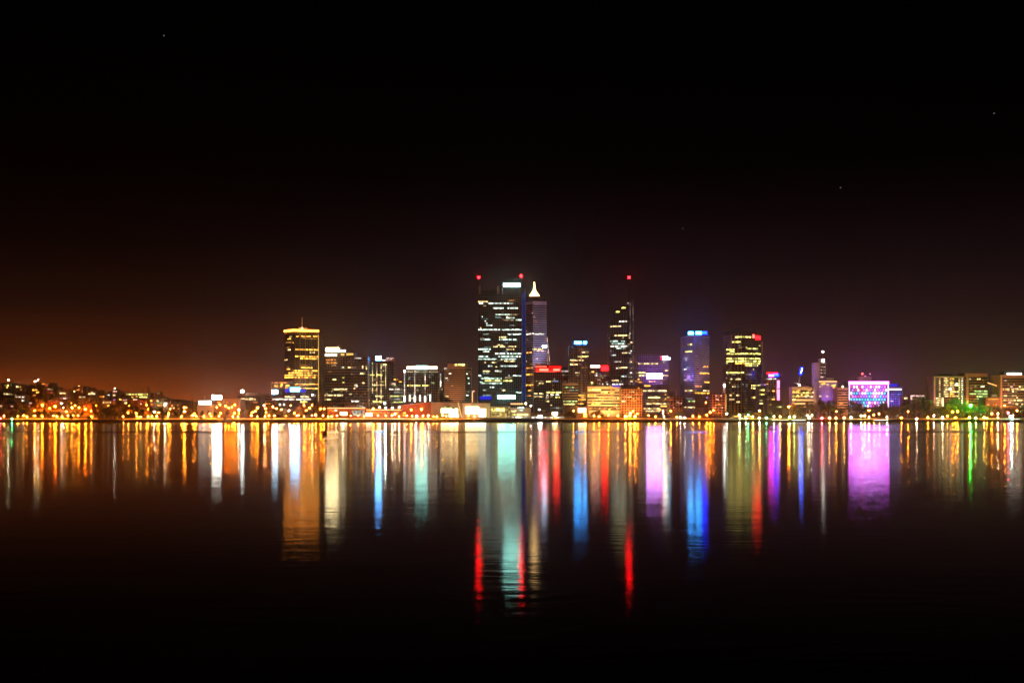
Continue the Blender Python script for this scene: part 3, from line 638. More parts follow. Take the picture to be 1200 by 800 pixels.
b = Building('office_block', 'low brick block with scattered dim windows beside the purple-signed block', [(784.6, 1500), (800, 1500)], 464, 24, 'grid_brick', seed=21)
b.lit([(471, 'w_pink', 792.6, 795), (473.4, 'w_orange', 788, 790), (468, 'w_red', 786, 788)]); b.scatter(466, 484, 8, ['w_amber_dim', 'w_red', 'w_pink'], hi=2)
b.mast(792.4, 455, 464, .4, 'metal', 'roof_mast', 5); b.roofbox(783, 790, 459, 'dark')

# --- blue and mauve two-faced tower
b = Building('office_tower', 'two-faced tower, blue-lit left face and mauve right, twin blue roof lamps', [(800, 1600), (813.6, 1580), (831.4, 1602)], 393.5, 20, 'mauve', seed=22)
b.bands(395, 478, 2.35, .5, 'glass'); b.roofbox(806, 829, 388, 'dark', 'crown_wall', 10, 16)
D = b.D + 9.6
for xa, xb, ya, yb, mt in ((806.6, 812.6, 388.6, 392, 's_cyan'), (815.4, 822, 388.4, 391.8, 's_cyan'), (822.4, 828.4, 388.4, 391.4, 's_deepblue')):
    mb = MB(); mb.box(wx(xa, D), wx(xb, D), D - .6, D + .5, wz(yb, D), wz(ya, D)); b.part('roof_lamp', mb, M[mt])
b.lit([(403.6, 'w_yellow', 806, 811), (411.8, 'w_yellow', 803, 811), (432.4, 'w_white', 801.6, 805), (445, 'w_white', 802, 805.4), (445, 'w_blue', 807, 811), (429.6, 'w_amber', 824, 829.6), (437.2, 'w_amber', 820, 831), (447.6, 'w_amber', 825.6, 831.2), (452.6, 'w_amber', 814.8, 822),
       (457.6, 'w_cream', 803, 812, 814, 816, 824, 831), (460.4, 'w_amber', 814, 831.2), (470, 'w_green', 806, 814), (477.2, 'w_cream', 801, 814.6), (467, 'w_teal_dim', 805, 811)], h=1.45)
b.scatter(398, 476, 14, ['w_violet', 'w_amber_dim', 'w_amber', 'w_blue'], hi=2, side=0)
b.flood(806, 462, 425, (.08, .18, 1), 1.7e5, dist=30, spread=75, dx=-6); b.flood(823, 474, 425, (.75, .32, .5), 2.6e5, dist=32, spread=70, dx=6); b.flood(816, 396, 400, (.1, .15, 1), 1e4, dist=10, spread=120)

b = Building('office_block', 'dark red block of small pale windows with bright lamp on a pole', [(833.6, 1480), (851, 1480)], 461, 24, 'grid_brick', seed=23)
b.lit([(463.6, 'w_pink', 838, 840.6), (463.6, 'w_pink', 843, 846), (468, 'w_pink', 839, 842), (473.6, 'w_orange', 841, 844), (477.6, 'w_pink', 836, 839), (477.6, 'w_pink', 844, 847)]); b.scatter(463, 482, 10, ['w_orange', 'w_amber_dim', 'w_red'], hi=2)
b.vstrip(850.8, 461.6, 482, .7, 's_yellowstrip', 'corner_light', .4); b.roofbox(847.6, 850, 447.6, 'brown', 'lift_tower', 3, 6); b.lamp(849, 451.8, 1.4, 's_floodwhite', 'bright_lamp', -1.5, stalk=False)
b.flood(842, 487, 470, (1, .25, .08), 7e4, dist=24, spread=90)

# --- round-topped tower
fr = [(851, 1600), (856, 1590), (872, 1582), (886, 1588), (891.4, 1598)]
b = Building('office_tower', 'broad dark tower with rounded dome roof and red corner sign', fr, 391, 26, 'curtain_warm', seed=24)
mb = MB(); D = b.D + 18; n = 18
pr = [(wx(868.6, D) + (wx(886.5, D) - wx(868.6, D)) * math.cos(math.pi * i / n), wz(391.5, D) + (wz(384.6, D) - wz(391.5, D)) * math.sin(math.pi * i / n)) for i in range(n + 1)]
vs = [(x, D - 14, z) for x, z in pr] + [(x, D + 14, z) for x, z in pr]
mb.add(vs, [(i, i + 1, n + 2 + i, n + 1 + i) for i in range(n)] + [tuple(range(n + 1)), tuple(range(2 * n + 1, n, -1))]); b.part('dome_roof', mb, M['dark'])
b.sign(881.6, 884, 392, 396, 's_redwhite', 'corner_sign', 1.0); b.sign(885, 890.6, 393.6, 397.8, 's_red', 'red_sign', 1.0)
for x in (861, 872.4, 881.8): b.vstrip(x, 392, 476, .5, 'dark', 'pier', .45)
b.lit([(394.8, 'w_yellow', 861.6, 880.6), (400.6, 'w_yellow', 858, 867.6), (409.4, 'w_yellow', 851.4, 861), (408.4, 'w_yellow', 875, 888), (411.8, 'w_yellow', 855, 861), (414.4, 'w_yellow', 851.4, 891), (420, 'w_yellow', 851.4, 891), (423, 'w_yellow', 851.4, 861, 861.6, 891), (425.6, 'w_amber', 861.6, 873), (425.8, 'w_yellow', 873, 891),
       (428.2, 'w_yellow', 873, 888), (436.4, 'w_yellow', 851.4, 872), (438.6, 'w_cream_dim', 858, 862, 874, 881), (444, 'w_cream', 855.6, 858, 862, 868), (451.8, 'w_yellow', 880.6, 891), (454.6, 'w_yellow', 880.6, 891), (463, 'w_cream', 855, 858, 863, 867), (467.8, 'w_cream', 855, 861), (470.8, 'w_cream', 863, 867), (465.6, 'w_yellow', 881, 885)], h=1.55)
b.scatter(398, 474, 36, ['w_yellow_dim', 'w_cream_dim', 'w_cream', 'w_yellow', 'w_teal_dim'], hi=2, side=.05)
mb = MB(); D = b.D + 20; mb.box(wx(892, D), wx(894, D), D, D + 10, b.base, wz(400, D)); b.part('service_core', mb, M['salmon'])
b.flood(893, 470, 430, (1, .4, .35), 6e4, dist=16, spread=60)
b = Building('office_block', 'low dark block with yellow windows right of the round-topped tower', [(889.6, 1490), (897.6, 1490)], 452, 24, 'dark', seed=25)
b.lit([(457, 'w_yellow', 890, 896), (462, 'w_yellow', 890, 896), (472.6, 'w_cream', 890, 895.6)]); b.scatter(455, 480, 4, ['w_yellow_dim'], side=0); b.panel(891, 897.4, 449.6, 451.6, 'w_violet', 'roof_light', .5)

# --- narrow pink-edged tower
b = Building('office_tower', 'narrow brown tower with pink curved edge light and coloured roof sign', [(897.8, 1540), (909.6, 1536), (913.6, 1546)], 443, 24, 'grid_brown', seed=26)
b.roofbox(898.6, 912.6, 436.6, 'dark', 'crown_wall', 1.5, 16)
D = b.D + 1.1
for xa, xb, ya, yb, mt in ((901, 906.4, 438.6, 441, 's_magenta'), (906.4, 912.4, 438, 440.6, 's_deepblue'), (898.8, 911, 436.4, 437.8, 's_red')):
    mb = MB(); mb.box(wx(xa, D), wx(xb, D), D - .5, D + .5, wz(yb, D), wz(ya, D)); b.part('roof_sign', mb, M[mt])
b.panel(898, 909.6, 443.2, 444.4, 'w_white', 'cornice_light', .6); b.lit([(458, 'w_amber', 905, 908), (452, 'w_amber_dim', 899, 908)]); b.scatter(446, 470, 16, ['w_amber', 'w_amber_dim', 'w_yellow_dim'], hi=2, side=0)
for ya, yb in ((445.6, 454.6), (456, 468.6)): b.panel(910.6, 913.4, ya, yb, 's_pinkstrip', 'pink_edge_light', .5)
b = Building('office_block', 'low dark podium below the narrow pink-edged tower', [(899, 1450), (917, 1450)], 470, 20, 'dark', seed=27)
b.lit([(476.6, 'w_green', 909.6, 916), (474, 'w_yellow_dim', 900, 904)])

# --- cream building with crane
b = Building('building', 'broad cream floodlit building with glowing balconies below the crane', [(928, 1520), (958, 1520)], 453.6, 16, 'cream', seed=28)
b.bands(456, 478, 4.2, .45, 'glass')
b.lit([(459, 'w_amber', 929, 932, 933, 936), (460, 'w_yellow', 941, 948), (464, 'w_yellow', 929, 931.6, 933.4, 936.4), (459.6, 'w_cream', 952, 956.6), (468, 'w_yellow', 929, 932), (463, 'w_yellow', 943, 948), (464.8, 'w_pink', 944, 959), (470, 'w_amber', 929, 931)], h=2.0)
b.scatter(456, 474, 12, ['w_amber', 'w_yellow', 'w_amber_dim'], hi=2, side=0); b.roofbox(937, 948, 451.6, 'salmon')
b.flood(935, 484, 464, (1, .55, .2), 8e4, dist=20, spread=90); b.flood(950, 484, 464, (1, .45, .2), 6e4, dist=20, spread=90)
# crane: stands on the roof behind the parapet
D = b.D + 14
cr_ = empty('tower_crane', (wx(936, D), D, b.top), 'slender leaning crane with blue-lit jib above the cream building', 'crane')
off = (wx(936, D), D, b.top)
mb = MB(); base_z = b.top
for dx in (-.8, .8): mb.bar((wx(935.4, D) + dx, D, base_z), (wx(938, D) + dx * .7, D, wz(438, D)), .22)
for k in range(8):
    t = k / 8; za = base_z + (wz(438, D) - base_z) * t; zb_ = base_z + (wz(438, D) - base_z) * (t + .125)
    xa = wx(935.4, D) + (wx(938, D) - wx(935.4, D)) * t; xb = wx(935.4, D) + (wx(938, D) - wx(935.4, D)) * (t + .125)
    mb.bar((xa - .8 if k % 2 else xa + .8, D, za), (xb + .8 if k % 2 else xb - .8, D, zb_), .14, n=4)
mb.build('lattice_mast', M['salmon'], cr_, off)
mb = MB(); mb.bar((wx(938, D), D, wz(438, D)), (wx(939.8, D), D, wz(424.6, D)), .4, .25); mb.bar((wx(939.8, D), D, wz(424.6, D)), (wx(941, D), D, wz(417.6, D)), .22, .12); mb.build('jib', M['darkmetal'], cr_, off)
mb = MB(); mb.bar((wx(938, D), D - .7, wz(438.4, D)), (wx(939.4, D), D - .7, wz(430.2, D)), 2.1, 1.7, 8); mb.build('blue_light_tube', M['s_craneblue'], cr_, off)
mb = MB(); mb.bar((wx(938.2, D), D - 3.1, wz(437, D)), (wx(939.3, D), D - 3.1, wz(431.6, D)), .35, .35, 8); mb.build('white_light_tube', M['s_ice'], cr_, off)
mb = MB(); mb.ball((wx(936.6, D), D - 2.4, wz(452.6, D) + .4), 1.8); mb.build('work_lamp', M['s_floodwhite'], cr_, off)
mb = MB(); mb.bar((wx(931, D), D - 1, wz(448.4, D)), (wx(936, D), D - 1, wz(450.6, D)), .5); mb.build('counter_jib', M['white'], cr_, off)

# --- slender masted tower with terrace
b = Building('tower', 'slender salmon floodlit tower topped by mast and white lamp', [(955, 1530), (960, 1526), (968, 1530)], 425, 16, 'salmon', seed=29)
b.roofbox(961, 967, 420, 'white', 'lantern_room', 2, 8); b.mast(964.4, 412.6, 421, .4, 'metal', 'mast', 5); b.lamp(964.4, 412, 1.3, 's_white', 'mast_lamp', 5, stalk=False)
mb = MB(); D = b.D + 1.6; mb.box(wx(963.4, D), wx(965.8, D), D - .4, D + .3, wz(424.4, D), wz(420.6, D)); b.part('lit_panel', mb, M['s_stripw'])
for y in (428, 431.6, 435.2, 438.8, 442): b.panel(961, 967.2, y - 1, y + 1, 'dark', 'louvre_band', .2); 
for y in (429.8, 433.4, 437): b.panel(962, 967, y - .5, y + .5, 'w_pink', 'lit_window', .25)
b.panel(960.6, 966, 441, 442.4, 'w_pink'); b.flood(958, 470, 440, (1, .4, .16), 3.2e5, dist=20, spread=60); b.flood(965, 460, 432, (1, .5, .4), 6e4, dist=16, spread=60)
b = Building('building', 'violet-lit block with pale terrace edge right of the slender tower', [(959.6, 1490), (981, 1490)], 447.4, 26, 'mauve', seed=30)
b.panel(959.6, 980.6, 446.2, 447.6, 's_striporange', 'terrace_light', .5); b.roofbox(968, 977, 442.6, 'mauve', 'plant_room')
b.lit([(449.6, 'w_amber', 961, 967), (450.4, 'w_pink', 969, 971), (451.6, 'w_amber', 974, 979), (454, 'w_amber', 976, 979), (464, 'w_pink', 960, 964), (464, 'w_pink', 967, 971)], h=2); b.scatter(449, 476, 8, ['w_violet', 'w_violet', 'w_pink'], hi=3, side=0)
b.flood(970, 478, 460, (.45, .15, 1), 4e4, dist=18, spread=60)
b = Building('apartment_block', 'small orange block of balcony slabs left of the magenta lattice building', [(981.6, 1460), (994, 1460)], 454.6, 22, 'salmon', seed=31)
b.bands(456.4, 482, 3.0, .55, 'glass'); b.lit([(461.4, 'w_pink', 986, 991), (466.6, 'w_amber_dim', 983, 993), (472.4, 'w_orange', 984, 988)])
b.lamp(987.6, 453, 1.2, 's_cream2', 'roof_lamp', 2); b.flood(988, 486, 464, (1, .42, .14), 9e4, dist=22, spread=80)

# --- magenta lattice building
b = Building('lattice_building', 'wide block of glowing magenta, white and cyan diamond lattice', [(994.6, 1480), (1041.4, 1480)], 447.2, 26, 'dark', cat='building', seed=32)
b.panel(994.6, 1041.4, 447.0, 450.2, 's_magenta', 'roof_light', .9); b.panel(998, 1038, 447.6, 449.6, 's_violetwhite', 'roof_light', 1.4)
b.vstrip(995.3, 450.6, 478, .9, 'p_white', 'edge_light', .6); b.vstrip(1040.8, 450.6, 478, .9, 'p_white', 'edge_light', .6)
rng = random.Random(5)
cols_ = 13; rows_ = 7
for r in range(rows_):
    for c in range(cols_):
        cxx = 997.6 + (c + (.5 if r % 2 else 0)) * 3.26; cyy = 453.2 + r * 3.7
        if cxx > 1039: continue
        if r <= 1: mt = rng.choice(['p_white', 'p_pink', 'p_white', 'p_violet', 'p_magenta'])
        elif r in (2, 4): mt = rng.choice(['p_cyan', 'p_white', 'p_cyan', 'p_violet', 'p_teal'])
        else: mt = rng.choice(['p_white', 'p_violet', 'p_pink', 'p_cyan', 'p_magenta'])
        D = b.D; mb = MB(); x0, z0 = wx(cxx, D), wz(cyy, D); w, h = wx(cxx + 1.3, D) - x0, 1.95 / F * D
        mb.add([(x0 - w, D - .5, z0), (x0, D - .5, z0 - h), (x0 + w, D - .5, z0), (x0, D - .5, z0 + h), (x0 - w, D + .05, z0), (x0, D + .05, z0 - h), (x0 + w, D + .05, z0), (x0, D + .05, z0 + h)],
               [(0, 1, 2, 3), (0, 4, 5, 1), (1, 5, 6, 2), (2, 6, 7, 3), (3, 7, 4, 0)])
        b.part('diamond_panel', mb, M[mt])
b.roofbox(1007, 1021, 441, 'salmon', 'plant_room', 6, 10); b.lamp(1010.6, 437.8, 1.3, 's_redwhite', 'roof_lamp', 8); b.lamp(1014, 440.6, .9, 's_pinkstrip', 'roof_lamp', 5); b.lamp(1019.6, 438, .9, 's_pinkstrip', 'roof_lamp', 8)
b = Building('office_block', 'dark violet-blue block with one pale lit strip near its roof', [(1042, 1500), (1057.6, 1500)], 453.4, 24, 'grid_mauve', seed=33)
b.panel(1042.2, 1056.4, 455.2, 456.8, 's_strip', 'light_strip', .4); b.lit([(469.8, 'w_pink', 1043, 1047), (466, 'w_red', 1053.6, 1056)]); b.scatter(458, 474, 5, ['w_violet', 'w_blue'], hi=2, side=0); b.panel(1042.4, 1052, 449.6, 452.6, 's_blueglow', 'roof_light', .3)
b.roofbox(1042.4, 1053, 449, 'dark', 'plant_room', .6, 10); b.flood(1050, 478, 462, (.15, .1, 1), 7e4, dist=20, spread=90)

# --- right-hand blocks
b = Building('low_block', 'low pale flat terrace among dark trees left of the white-framed block', [(1066.6, 1560), (1095, 1560)], 463, 24, 'salmon', cat='building', seed=34)
b.panel(1066.8, 1083, 463, 464.6, 'w_pink', 'light_strip', .5); b.panel(1067, 1069, 464.6, 468, 'w_pink'); b.lit([(466.6, 'w_cream', 1059.6, 1064), (464.6, 'w_amber_dim', 1088, 1093)])
b.roofbox(1082, 1090, 460.4, 'salmon', 'plant_room'); b.scatter(465, 476, 6, ['w_amber_dim'], side=0)
b = Building('low_block', 'squat pale-lit kiosk block at the edge of the violet block', [(1058.4, 1470), (1064.4, 1470)], 464, 16, 'brown', cat='building', seed=35)
b.panel(1059.6, 1063.6, 465.6, 467.4, 'w_cream')
b = Building('apartment_block', 'wide pale-framed block with rows of yellowish lit windows', [(1094, 1460), (1129.6, 1460)], 441, 26, 'brown', seed=36)
b.panel(1094, 1129.6, 440.8, 442.4, 'salmon', 'frame_top', .9); b.vstrip(1094.9, 442.4, 478, 1.6, 'salmon', 'frame_pier', .9); b.roofbox(1100, 1116, 438, 'dark')
for r in range(13):
    y = 443.6 + r * 2.55
    b.panel(1096.4, 1129, y - .8, y + .8, 'glass', 'window_band', .1)
    b.panel(1100.4, 1102, y - .6, y + .6, 'w_cream'if r % 3 else 'w_pink')
    if r < 9: b.panel(1106, 1111.4, y - .75, y + .75, rng.choice(['w_gold', 'w_cream', 'w_gold', 'w_yellow_dim'])); b.panel(1113, 1118, y - .75, y + .75, rng.choice(['w_gold', 'w_cream', 'w_amber', 'w_yellow_dim']))
    if r in (3, 6, 8): b.panel(1118, 1124, y - .75, y + .75, 'w_cream')
    b.panel(1123.2, 1125, y - .6, y + .6, 'w_cream'); b.panel(1126.4, 1128.4, y - .6, y + .6, 'w_white' if r % 2 else 'w_cream')
    if r > 8: b.panel(1096.6, 1104.6, y - .6, y + .6, 'w_cream')
b.panel(1103.4, 1105.6, 466, 475.6, 'w_cream', 'stair_window', .4); b.panel(1112, 1114.4, 454.6, 457, 's_stripw', 'balcony_lamp', .5); b.panel(1120, 1122, 449, 451, 's_stripw', 'balcony_lamp', .5)
b.flood(1098, 486, 455, (1, .5, .32), 9e4, dist=24, spread=80); b.flood(1120, 486, 452, (1, .3, .14), 5e4, dist=24, spread=80)
b = Building('office_block', 'reddish block with heavy parapet and green-yellow lit floors', [(1130.6, 1500), (1157, 1500)], 437.4, 26, 'brick', seed=37)
b.bands(441.5, 474, 3.2, .55, 'glass'); b.panel(1130.4, 1157, 437.2, 441, 'salmon', 'parapet_band', .7); b.vstrip(1133.6, 441, 476, 2.4, 'salmon', 'corner_pier', .6)
b.lit([(444, 'w_cream', 1145, 1149), (452.6, 'w_white', 1149, 1153.6), (452.6, 'w_cream_dim', 1142, 1144.6), (458.2, 'w_green', 1142, 1157), (461.4, 'w_green', 1135, 1157), (464.4, 'w_green', 1144.6, 1157), (467, 'w_pink', 1143.6, 1148), (444, 'w_pink', 1136, 1137.2), (452.6, 'w_amber_dim', 1136.6, 1140)], h=1.6)
b.scatter(444, 470, 6, ['w_amber_dim', 'w_yellow_dim'], hi=2, side=0); b.flood(1143, 486, 448, (1, .22, .1), 1.0e5, dist=26, spread=90)
b = Building('low_block', 'low brick-red building under the sloping lit beam', [(1155, 1440), (1174, 1440)], 466, 22, 'brick', cat='building', seed=38)
b.lit([(463.6 + 4, 'w_orange', 1158, 1170), (474, 'w_orange', 1157, 1160, 1164, 1168)]); b.flood(1164, 486, 472, (1, .25, .08), 5e4, dist=20, spread=90); b.roofbox(1161, 1169, 461.6, 'brick', 'upper_room', 4, 10)
mb = MB(); D = b.D + 3.8; mb.box(wx(1162.6, D), wx(1167.6, D), D - .3, D + .3, wz(464.4, D), wz(462.6, D)); b.part('lit_window', mb, M['w_gold'])
b = Building('office_block', 'far right tall-framed block with bright roof sign bar', [(1172, 1440), (1216, 1440)], 439.6, 28, 'brown', seed=39)
b.bands(442.6, 478, 3.0, .55, 'glass'); b.panel(1172, 1216, 439.4, 441, 'salmon', 'frame_top', .9); b.vstrip(1173.2, 441, 480, 1.8, 'salmon', 'frame_pier', .9); b.roofbox(1176.6, 1204, 434.6, 'dark', 'plant_room', 3)
b.panel(1180, 1197, 436.9, 439, 's_stripw', 'sign_bar', .6)
b.lit([(445.4, 'w_pink', 1176.6, 1179.4), (456, 'w_gold', 1175, 1183, 1185, 1189, 1191.6, 1200), (458.6, 'w_cream', 1186, 1188, 1190, 1192), (463.6, 'w_cream', 1175, 1180, 1186, 1191), (468.8, 'w_gold', 1184, 1214), (473.4, 'w_cream', 1190, 1193, 1197, 1199), (453, 'w_cream', 1194, 1196.6), (471.4, 'w_pink', 1182, 1186), (468.6, 'w_gold', 1176, 1180)], h=1.6)
b.scatter(444, 478, 24, ['w_amber_dim', 'w_pink', 'w_yellow_dim', 'w_cream'], hi=2, side=0); b.flood(1178, 486, 455, (1, .3, .12), 9e4, dist=24, spread=80); b.flood(1192, 486, 455, (1, .4, .2), 8e4, dist=24, spread=80)
# sloping lit beam between the two blocks (a cable-stayed roof edge on a post)
D = 1450
bm_ = empty('lit_beam', (wx(1158, D), D, ground_z(0, D)), 'sloping pale lit beam on posts between the two right-hand blocks', 'beam'); off = tuple(bm_.location)
mb = MB(); mb.bar((wx(1157.6, D), D, wz(448.4, D)), (wx(1171.6, D), D, wz(453, D)), .6, .5); mb.build('beam', M['s_striporange'], bm_, off)
for x, y in ((1158, 448.6), (1171.4, 453)):
    mb = MB(); mb.bar((wx(x, D), D + .6, ground_z(0, D) - .3), (wx(x, D), D + .6, wz(y, D) + .3), .4); mb.build('post', M['darkmetal'], bm_, off)

# --- waterside low buildings
b = Building('low_block', 'brown flat-roofed long block right of the white floodlit pavilion', [(254, 1420), (282, 1420)], 467.6, 24, 'brown', cat='building', seed=40)
for x in range(258, 282, 4): b.vstrip(x, 468.5, 480, .5, 'brick', 'pier', .4)
b.scatter(470, 480, 6, ['w_orange', 'w_amber_dim'], side=0); b.flood(268, 487, 474, (1, .35, .08), 5e4, dist=24, spread=100)
b = Building('low_block', 'low dark block with lit cream strip and lamp on its roof', [(279, 1450), (306, 1450)], 464, 24, 'dark', cat='building', seed=41)
b.panel(281, 299.5, 466.6, 468.4, 'w_cream', 'light_strip', .4); b.roofbox(288, 300, 460, 'brown'); b.lamp(284, 458.6, 2.2, 's_floodwhite', 'roof_lamp', 2); b.scatter(470, 480, 6, ['w_amber_dim', 'w_orange'], side=0)
b = Building('low_block', 'flat brown hall with faint storeys left of the blue-signed hall', [(300, 1480), (319, 1480)], 461, 24, 'brown', cat='building', seed=42)
b.bands(463, 476, 3.2, .4, 'glass'); b.scatter(464, 478, 5, ['w_orange', 'w_amber_dim'], side=0)
b = Building('hotel_block', 'orange-outlined block with glowing loggias left of amber tower', [(317.4, 1500), (341, 1500)], 448, 26, 'brown', cat='building', seed=43)
b.panel(319, 340, 447.6, 449, 'w_orange', 'cornice_light', .4); b.lit([(452, 'w_amber', 321, 326, 328, 330, 335, 339), (450.6, 'w_amber', 329, 331.4), (454, 'w_orange', 334, 338)], h=2.2); b.vstrip(317.8, 449, 470, .4, 'w_orange', 'corner_light')
b = Building('hall', 'curved blue-lit hall with brilliant blue sign and white ribbon windows', [(319, 1450), (332, 1440), (352, 1438), (366.4, 1450)], 455.6, 24, 'glass', cat='building', seed=44)
b.sign(340.6, 351.4, 453.8, 458.8, 's_blue', 'blue_sign', 1.4); b.panel(341.6, 350.4, 455.2, 458, 's_ice', 'sign_letters_light', 1.8)
b.panel(319.6, 325.4, 457, 461.4, 's_ice', 'white_lamp_panel', 1.2)
b.panel(334, 340, 455.4, 459.6, 's_blueglow', 'blue_light_panel', .4); b.panel(352, 358, 455.8, 459.4, 's_blueglow', 'blue_light_panel', .4)
b.lit([(464.8, 'w_cream', 334, 346, 352, 362), (467.6, 'w_white', 319.4, 330, 331, 345, 347, 364), (470.6, 'w_yellow', 352, 360)], h=1.7); b.lamp(366, 462.6, 1.1, 's_white', 'corner_lamp', -1, stalk=False); b.panel(369, 372, 465.6, 468, 'w_cream')
b = Building('pavilion', 'white floodlit pavilion glowing behind dark shore trees', [(231, 1420), (250, 1420)], 474.4, 18, 'white', cat='pavilion', seed=45, roof=False)
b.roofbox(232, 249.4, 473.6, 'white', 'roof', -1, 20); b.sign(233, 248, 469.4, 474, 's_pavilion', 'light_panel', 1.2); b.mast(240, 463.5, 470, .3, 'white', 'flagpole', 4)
D = 1400
o = empty('floodlight_mast', (wx(250.8, D), D, ground_z(wx(250.8, D), D)), 'tall post carrying a wide brilliant white floodlight bank', 'floodlight'); off = tuple(o.location)
mb = MB(); mb.bar((off[0], D, off[2] - .3), (off[0], D, wz(465, D)), .4, .25); mb.build('post', M['metal'], o, off)
mb = MB(); mb.box(wx(249, D), wx(259.6, D), D - 1.2, D - .2, wz(467.6, D), wz(463.2, D)); mb.build('lamp_bank', M['s_floodwhite'], o, off)
mb = MB(); mb.box(wx(248.6, D), wx(260, D), D - .2, D + .3, wz(468, D), wz(462.8, D)); mb.build('housing', M['darkmetal'], o, off)

b = Building('restaurant', 'waterside restaurant with teal glass wall and orange eaves lights', [(384, 1350), (428, 1350)], 478.2, 16, 'brick', cat='restaurant', seed=46)
b.panel(384, 428, 477.4, 478.6, 's_striporange', 'eaves_light', .8); b.panel(413, 427, 480.6, 486.6, 'w_teal_dim', 'glass_wall', .3); b.panel(398.6, 406.6, 482.6, 486.4, 's_cream2', 'lit_entrance', .5); b.lit([(481, 'w_orange', 386, 396), (484, 'w_amber', 428.5, 430)], h=2); b.lamp(393.6, 480.6, .6, 's_white', 'eaves_lamp', -1, stalk=False)
b = Building('restaurant', 'low red pavilion under a row of pinkish lamps', [(429, 1350), (470, 1350)], 480, 16, 'brick', cat='restaurant', seed=47)
b.panel(429.4, 470, 479.6, 480.6, 's_striporange', 'eaves_light', .7); b.lit([(484, 'w_orange', 432, 442, 446, 452, 458, 468)], h=2.6); b.panel(428.6, 436, 483.6, 487.6, 's_cream2', 'lit_entrance', .5)
b = Building('hall', 'red-lit hall with sloping roof below the white light columns', [(470, 1400), (505, 1400)], 474, 30, 'brick', cat='hall', tops=[475.6, 471.6], seed=48)
mb = MB(); mb.add([(wx(469, 1398), 1398, wz(475.8, 1398)), (wx(506, 1398), 1398, wz(471.4, 1398)), (wx(506, 1398), 1436, wz(471.4, 1398)), (wx(469, 1398), 1436, wz(475.8, 1398)),
  (wx(469, 1398), 1398, wz(475, 1398)), (wx(506, 1398), 1398, wz(470.6, 1398)), (wx(506, 1398), 1436, wz(470.6, 1398)), (wx(469, 1398), 1436, wz(475, 1398))], [(0, 1, 5, 4), (1, 2, 6, 5), (2, 3, 7, 6), (3, 0, 4, 7), (4, 5, 6, 7), (0, 3, 2, 1)])
b.part('roof', mb, M['salmon']); b.panel(472, 476, 483, 487.4, 'w_amber', 'lit_entrance', .4); b.flood(484, 489, 480, (1, .12, .03), 4.5e4, dist=26, spread=110)
b = Building('hall', 'olive flat-roofed hall with bright oval glass foyer', [(505, 1390), (541, 1390)], 471.6, 30, 'concrete', cat='hall', seed=49)
b.panel(517, 536.4, 478.6, 483.6, 's_warmwhite', 'lit_foyer', .8); b.panel(526, 537, 484.6, 488.4, 's_cream2', 'lit_entrance', .8); b.panel(517.6, 520, 483, 487, 'w_yellow', 'lit_door', .6); b.panel(521, 532, 476.6, 478.6, 'w_green', 'foyer_glow', .5); b.flood(522, 489, 475, (.9, .8, .25), .5e4, dist=24, spread=110)
b = Building('hall', 'glowing white curved hall left of the tallest tower base', [(542, 1384), (553, 1376), (567, 1378), (574, 1388)], 472.6, 26, 'white', cat='hall', seed=50)
b.panel(545.6, 561, 476.4, 484.6, 's_warmwhite', 'glowing_wall', .6); b.panel(561.4, 569, 479, 488, 's_cream2', 'glowing_wall', .5); b.flood(557, 489, 476, (1, .8, .4), .8e4, dist=24, spread=110)
mb = MB(); D = 1370; mb.bar((wx(536.6, D), D, wz(471, D)), (wx(541.4, D), D, wz(489.6, D)), .5, .6); b.part('raking_strut', mb, M['s_yellowstrip']); 
b = Building('hall', 'yellow-lit colonnaded low hall under the tallest tower', [(569, 1390), (598, 1390)], 476.6, 24, 'cream', cat='hall', seed=51)
b.panel(576, 591, 478.4, 481.6, 'w_yellow', 'lit_window', .3); b.panel(592, 598, 476.8, 488, 'w_yellow_dim', 'lit_pier', .6); b.panel(569.4, 575, 477, 488, 'w_yellow_dim', 'lit_pier', .6); b.panel(577, 590, 483, 487.6, 'w_yellow_dim', 'lit_window', .3); b.flood(583, 489, 480, (1, .75, .25), 1.2e4, dist=24, spread=110)
b = Building('shop_block', 'low teal-roofed shop row with cream windows beneath the tallest tower', [(598.4, 1380), (622, 1380)], 478, 20, 'concrete', cat='shop row', seed=52)
b.panel(606, 614, 476.6, 478.6, 'w_teal', 'roof_light', .6); b.lit([(481.6, 'w_cream', 598.8, 605.6), (485.6, 'w_yellow', 600, 620), (488.6, 'w_white', 595.4, 602, 603, 611, 612, 618), (480.6, 'w_teal', 608, 614)], h=1.9); b.panel(591, 613, 472.4, 473.8, 's_striporange', 'canopy_light', .3)
b.lamp(616, 472.6, 1.5, 's_cream2', 'roof_lamp', 2); b.flood(610, 489.5, 482, (1, .7, .35), 3e4, dist=22, spread=110)
b = Building('shop_block', 'long low kiosk row with cream strip lights right of the shop row', [(622.4, 1370), (662, 1370)], 483.6, 16, 'stone', cat='shop row', seed=53)
b.lit([(489, 'w_white', 623, 633, 637, 648, 650, 661), (486.6, 'w_cream', 626, 630)], h=1.6); b.panel(630, 635.6, 487, 490.4, 's_white', 'lit_kiosk', .6); b.panel(647, 653.4, 482.6, 486.4, 's_cream2', 'lit_sign', .6)
b = Building('low_block', 'small orange-lit café block below the cyan-signed tower', [(676, 1360), (690, 1360)], 477, 14, 'cream', cat='café', seed=54)
b.panel(677.6, 686.6, 478, 483, 's_cream2', 'lit_window', .4); b.panel(684, 687.4, 484.4, 488.4, 's_amber', 'lit_door', .4)
b = Building('shop_block', 'low dark boathouse row with pale windows right of the round-topped tower foot', [(850, 1350), (892, 1350)], 484, 16, 'dark', cat='boathouse', seed=55)
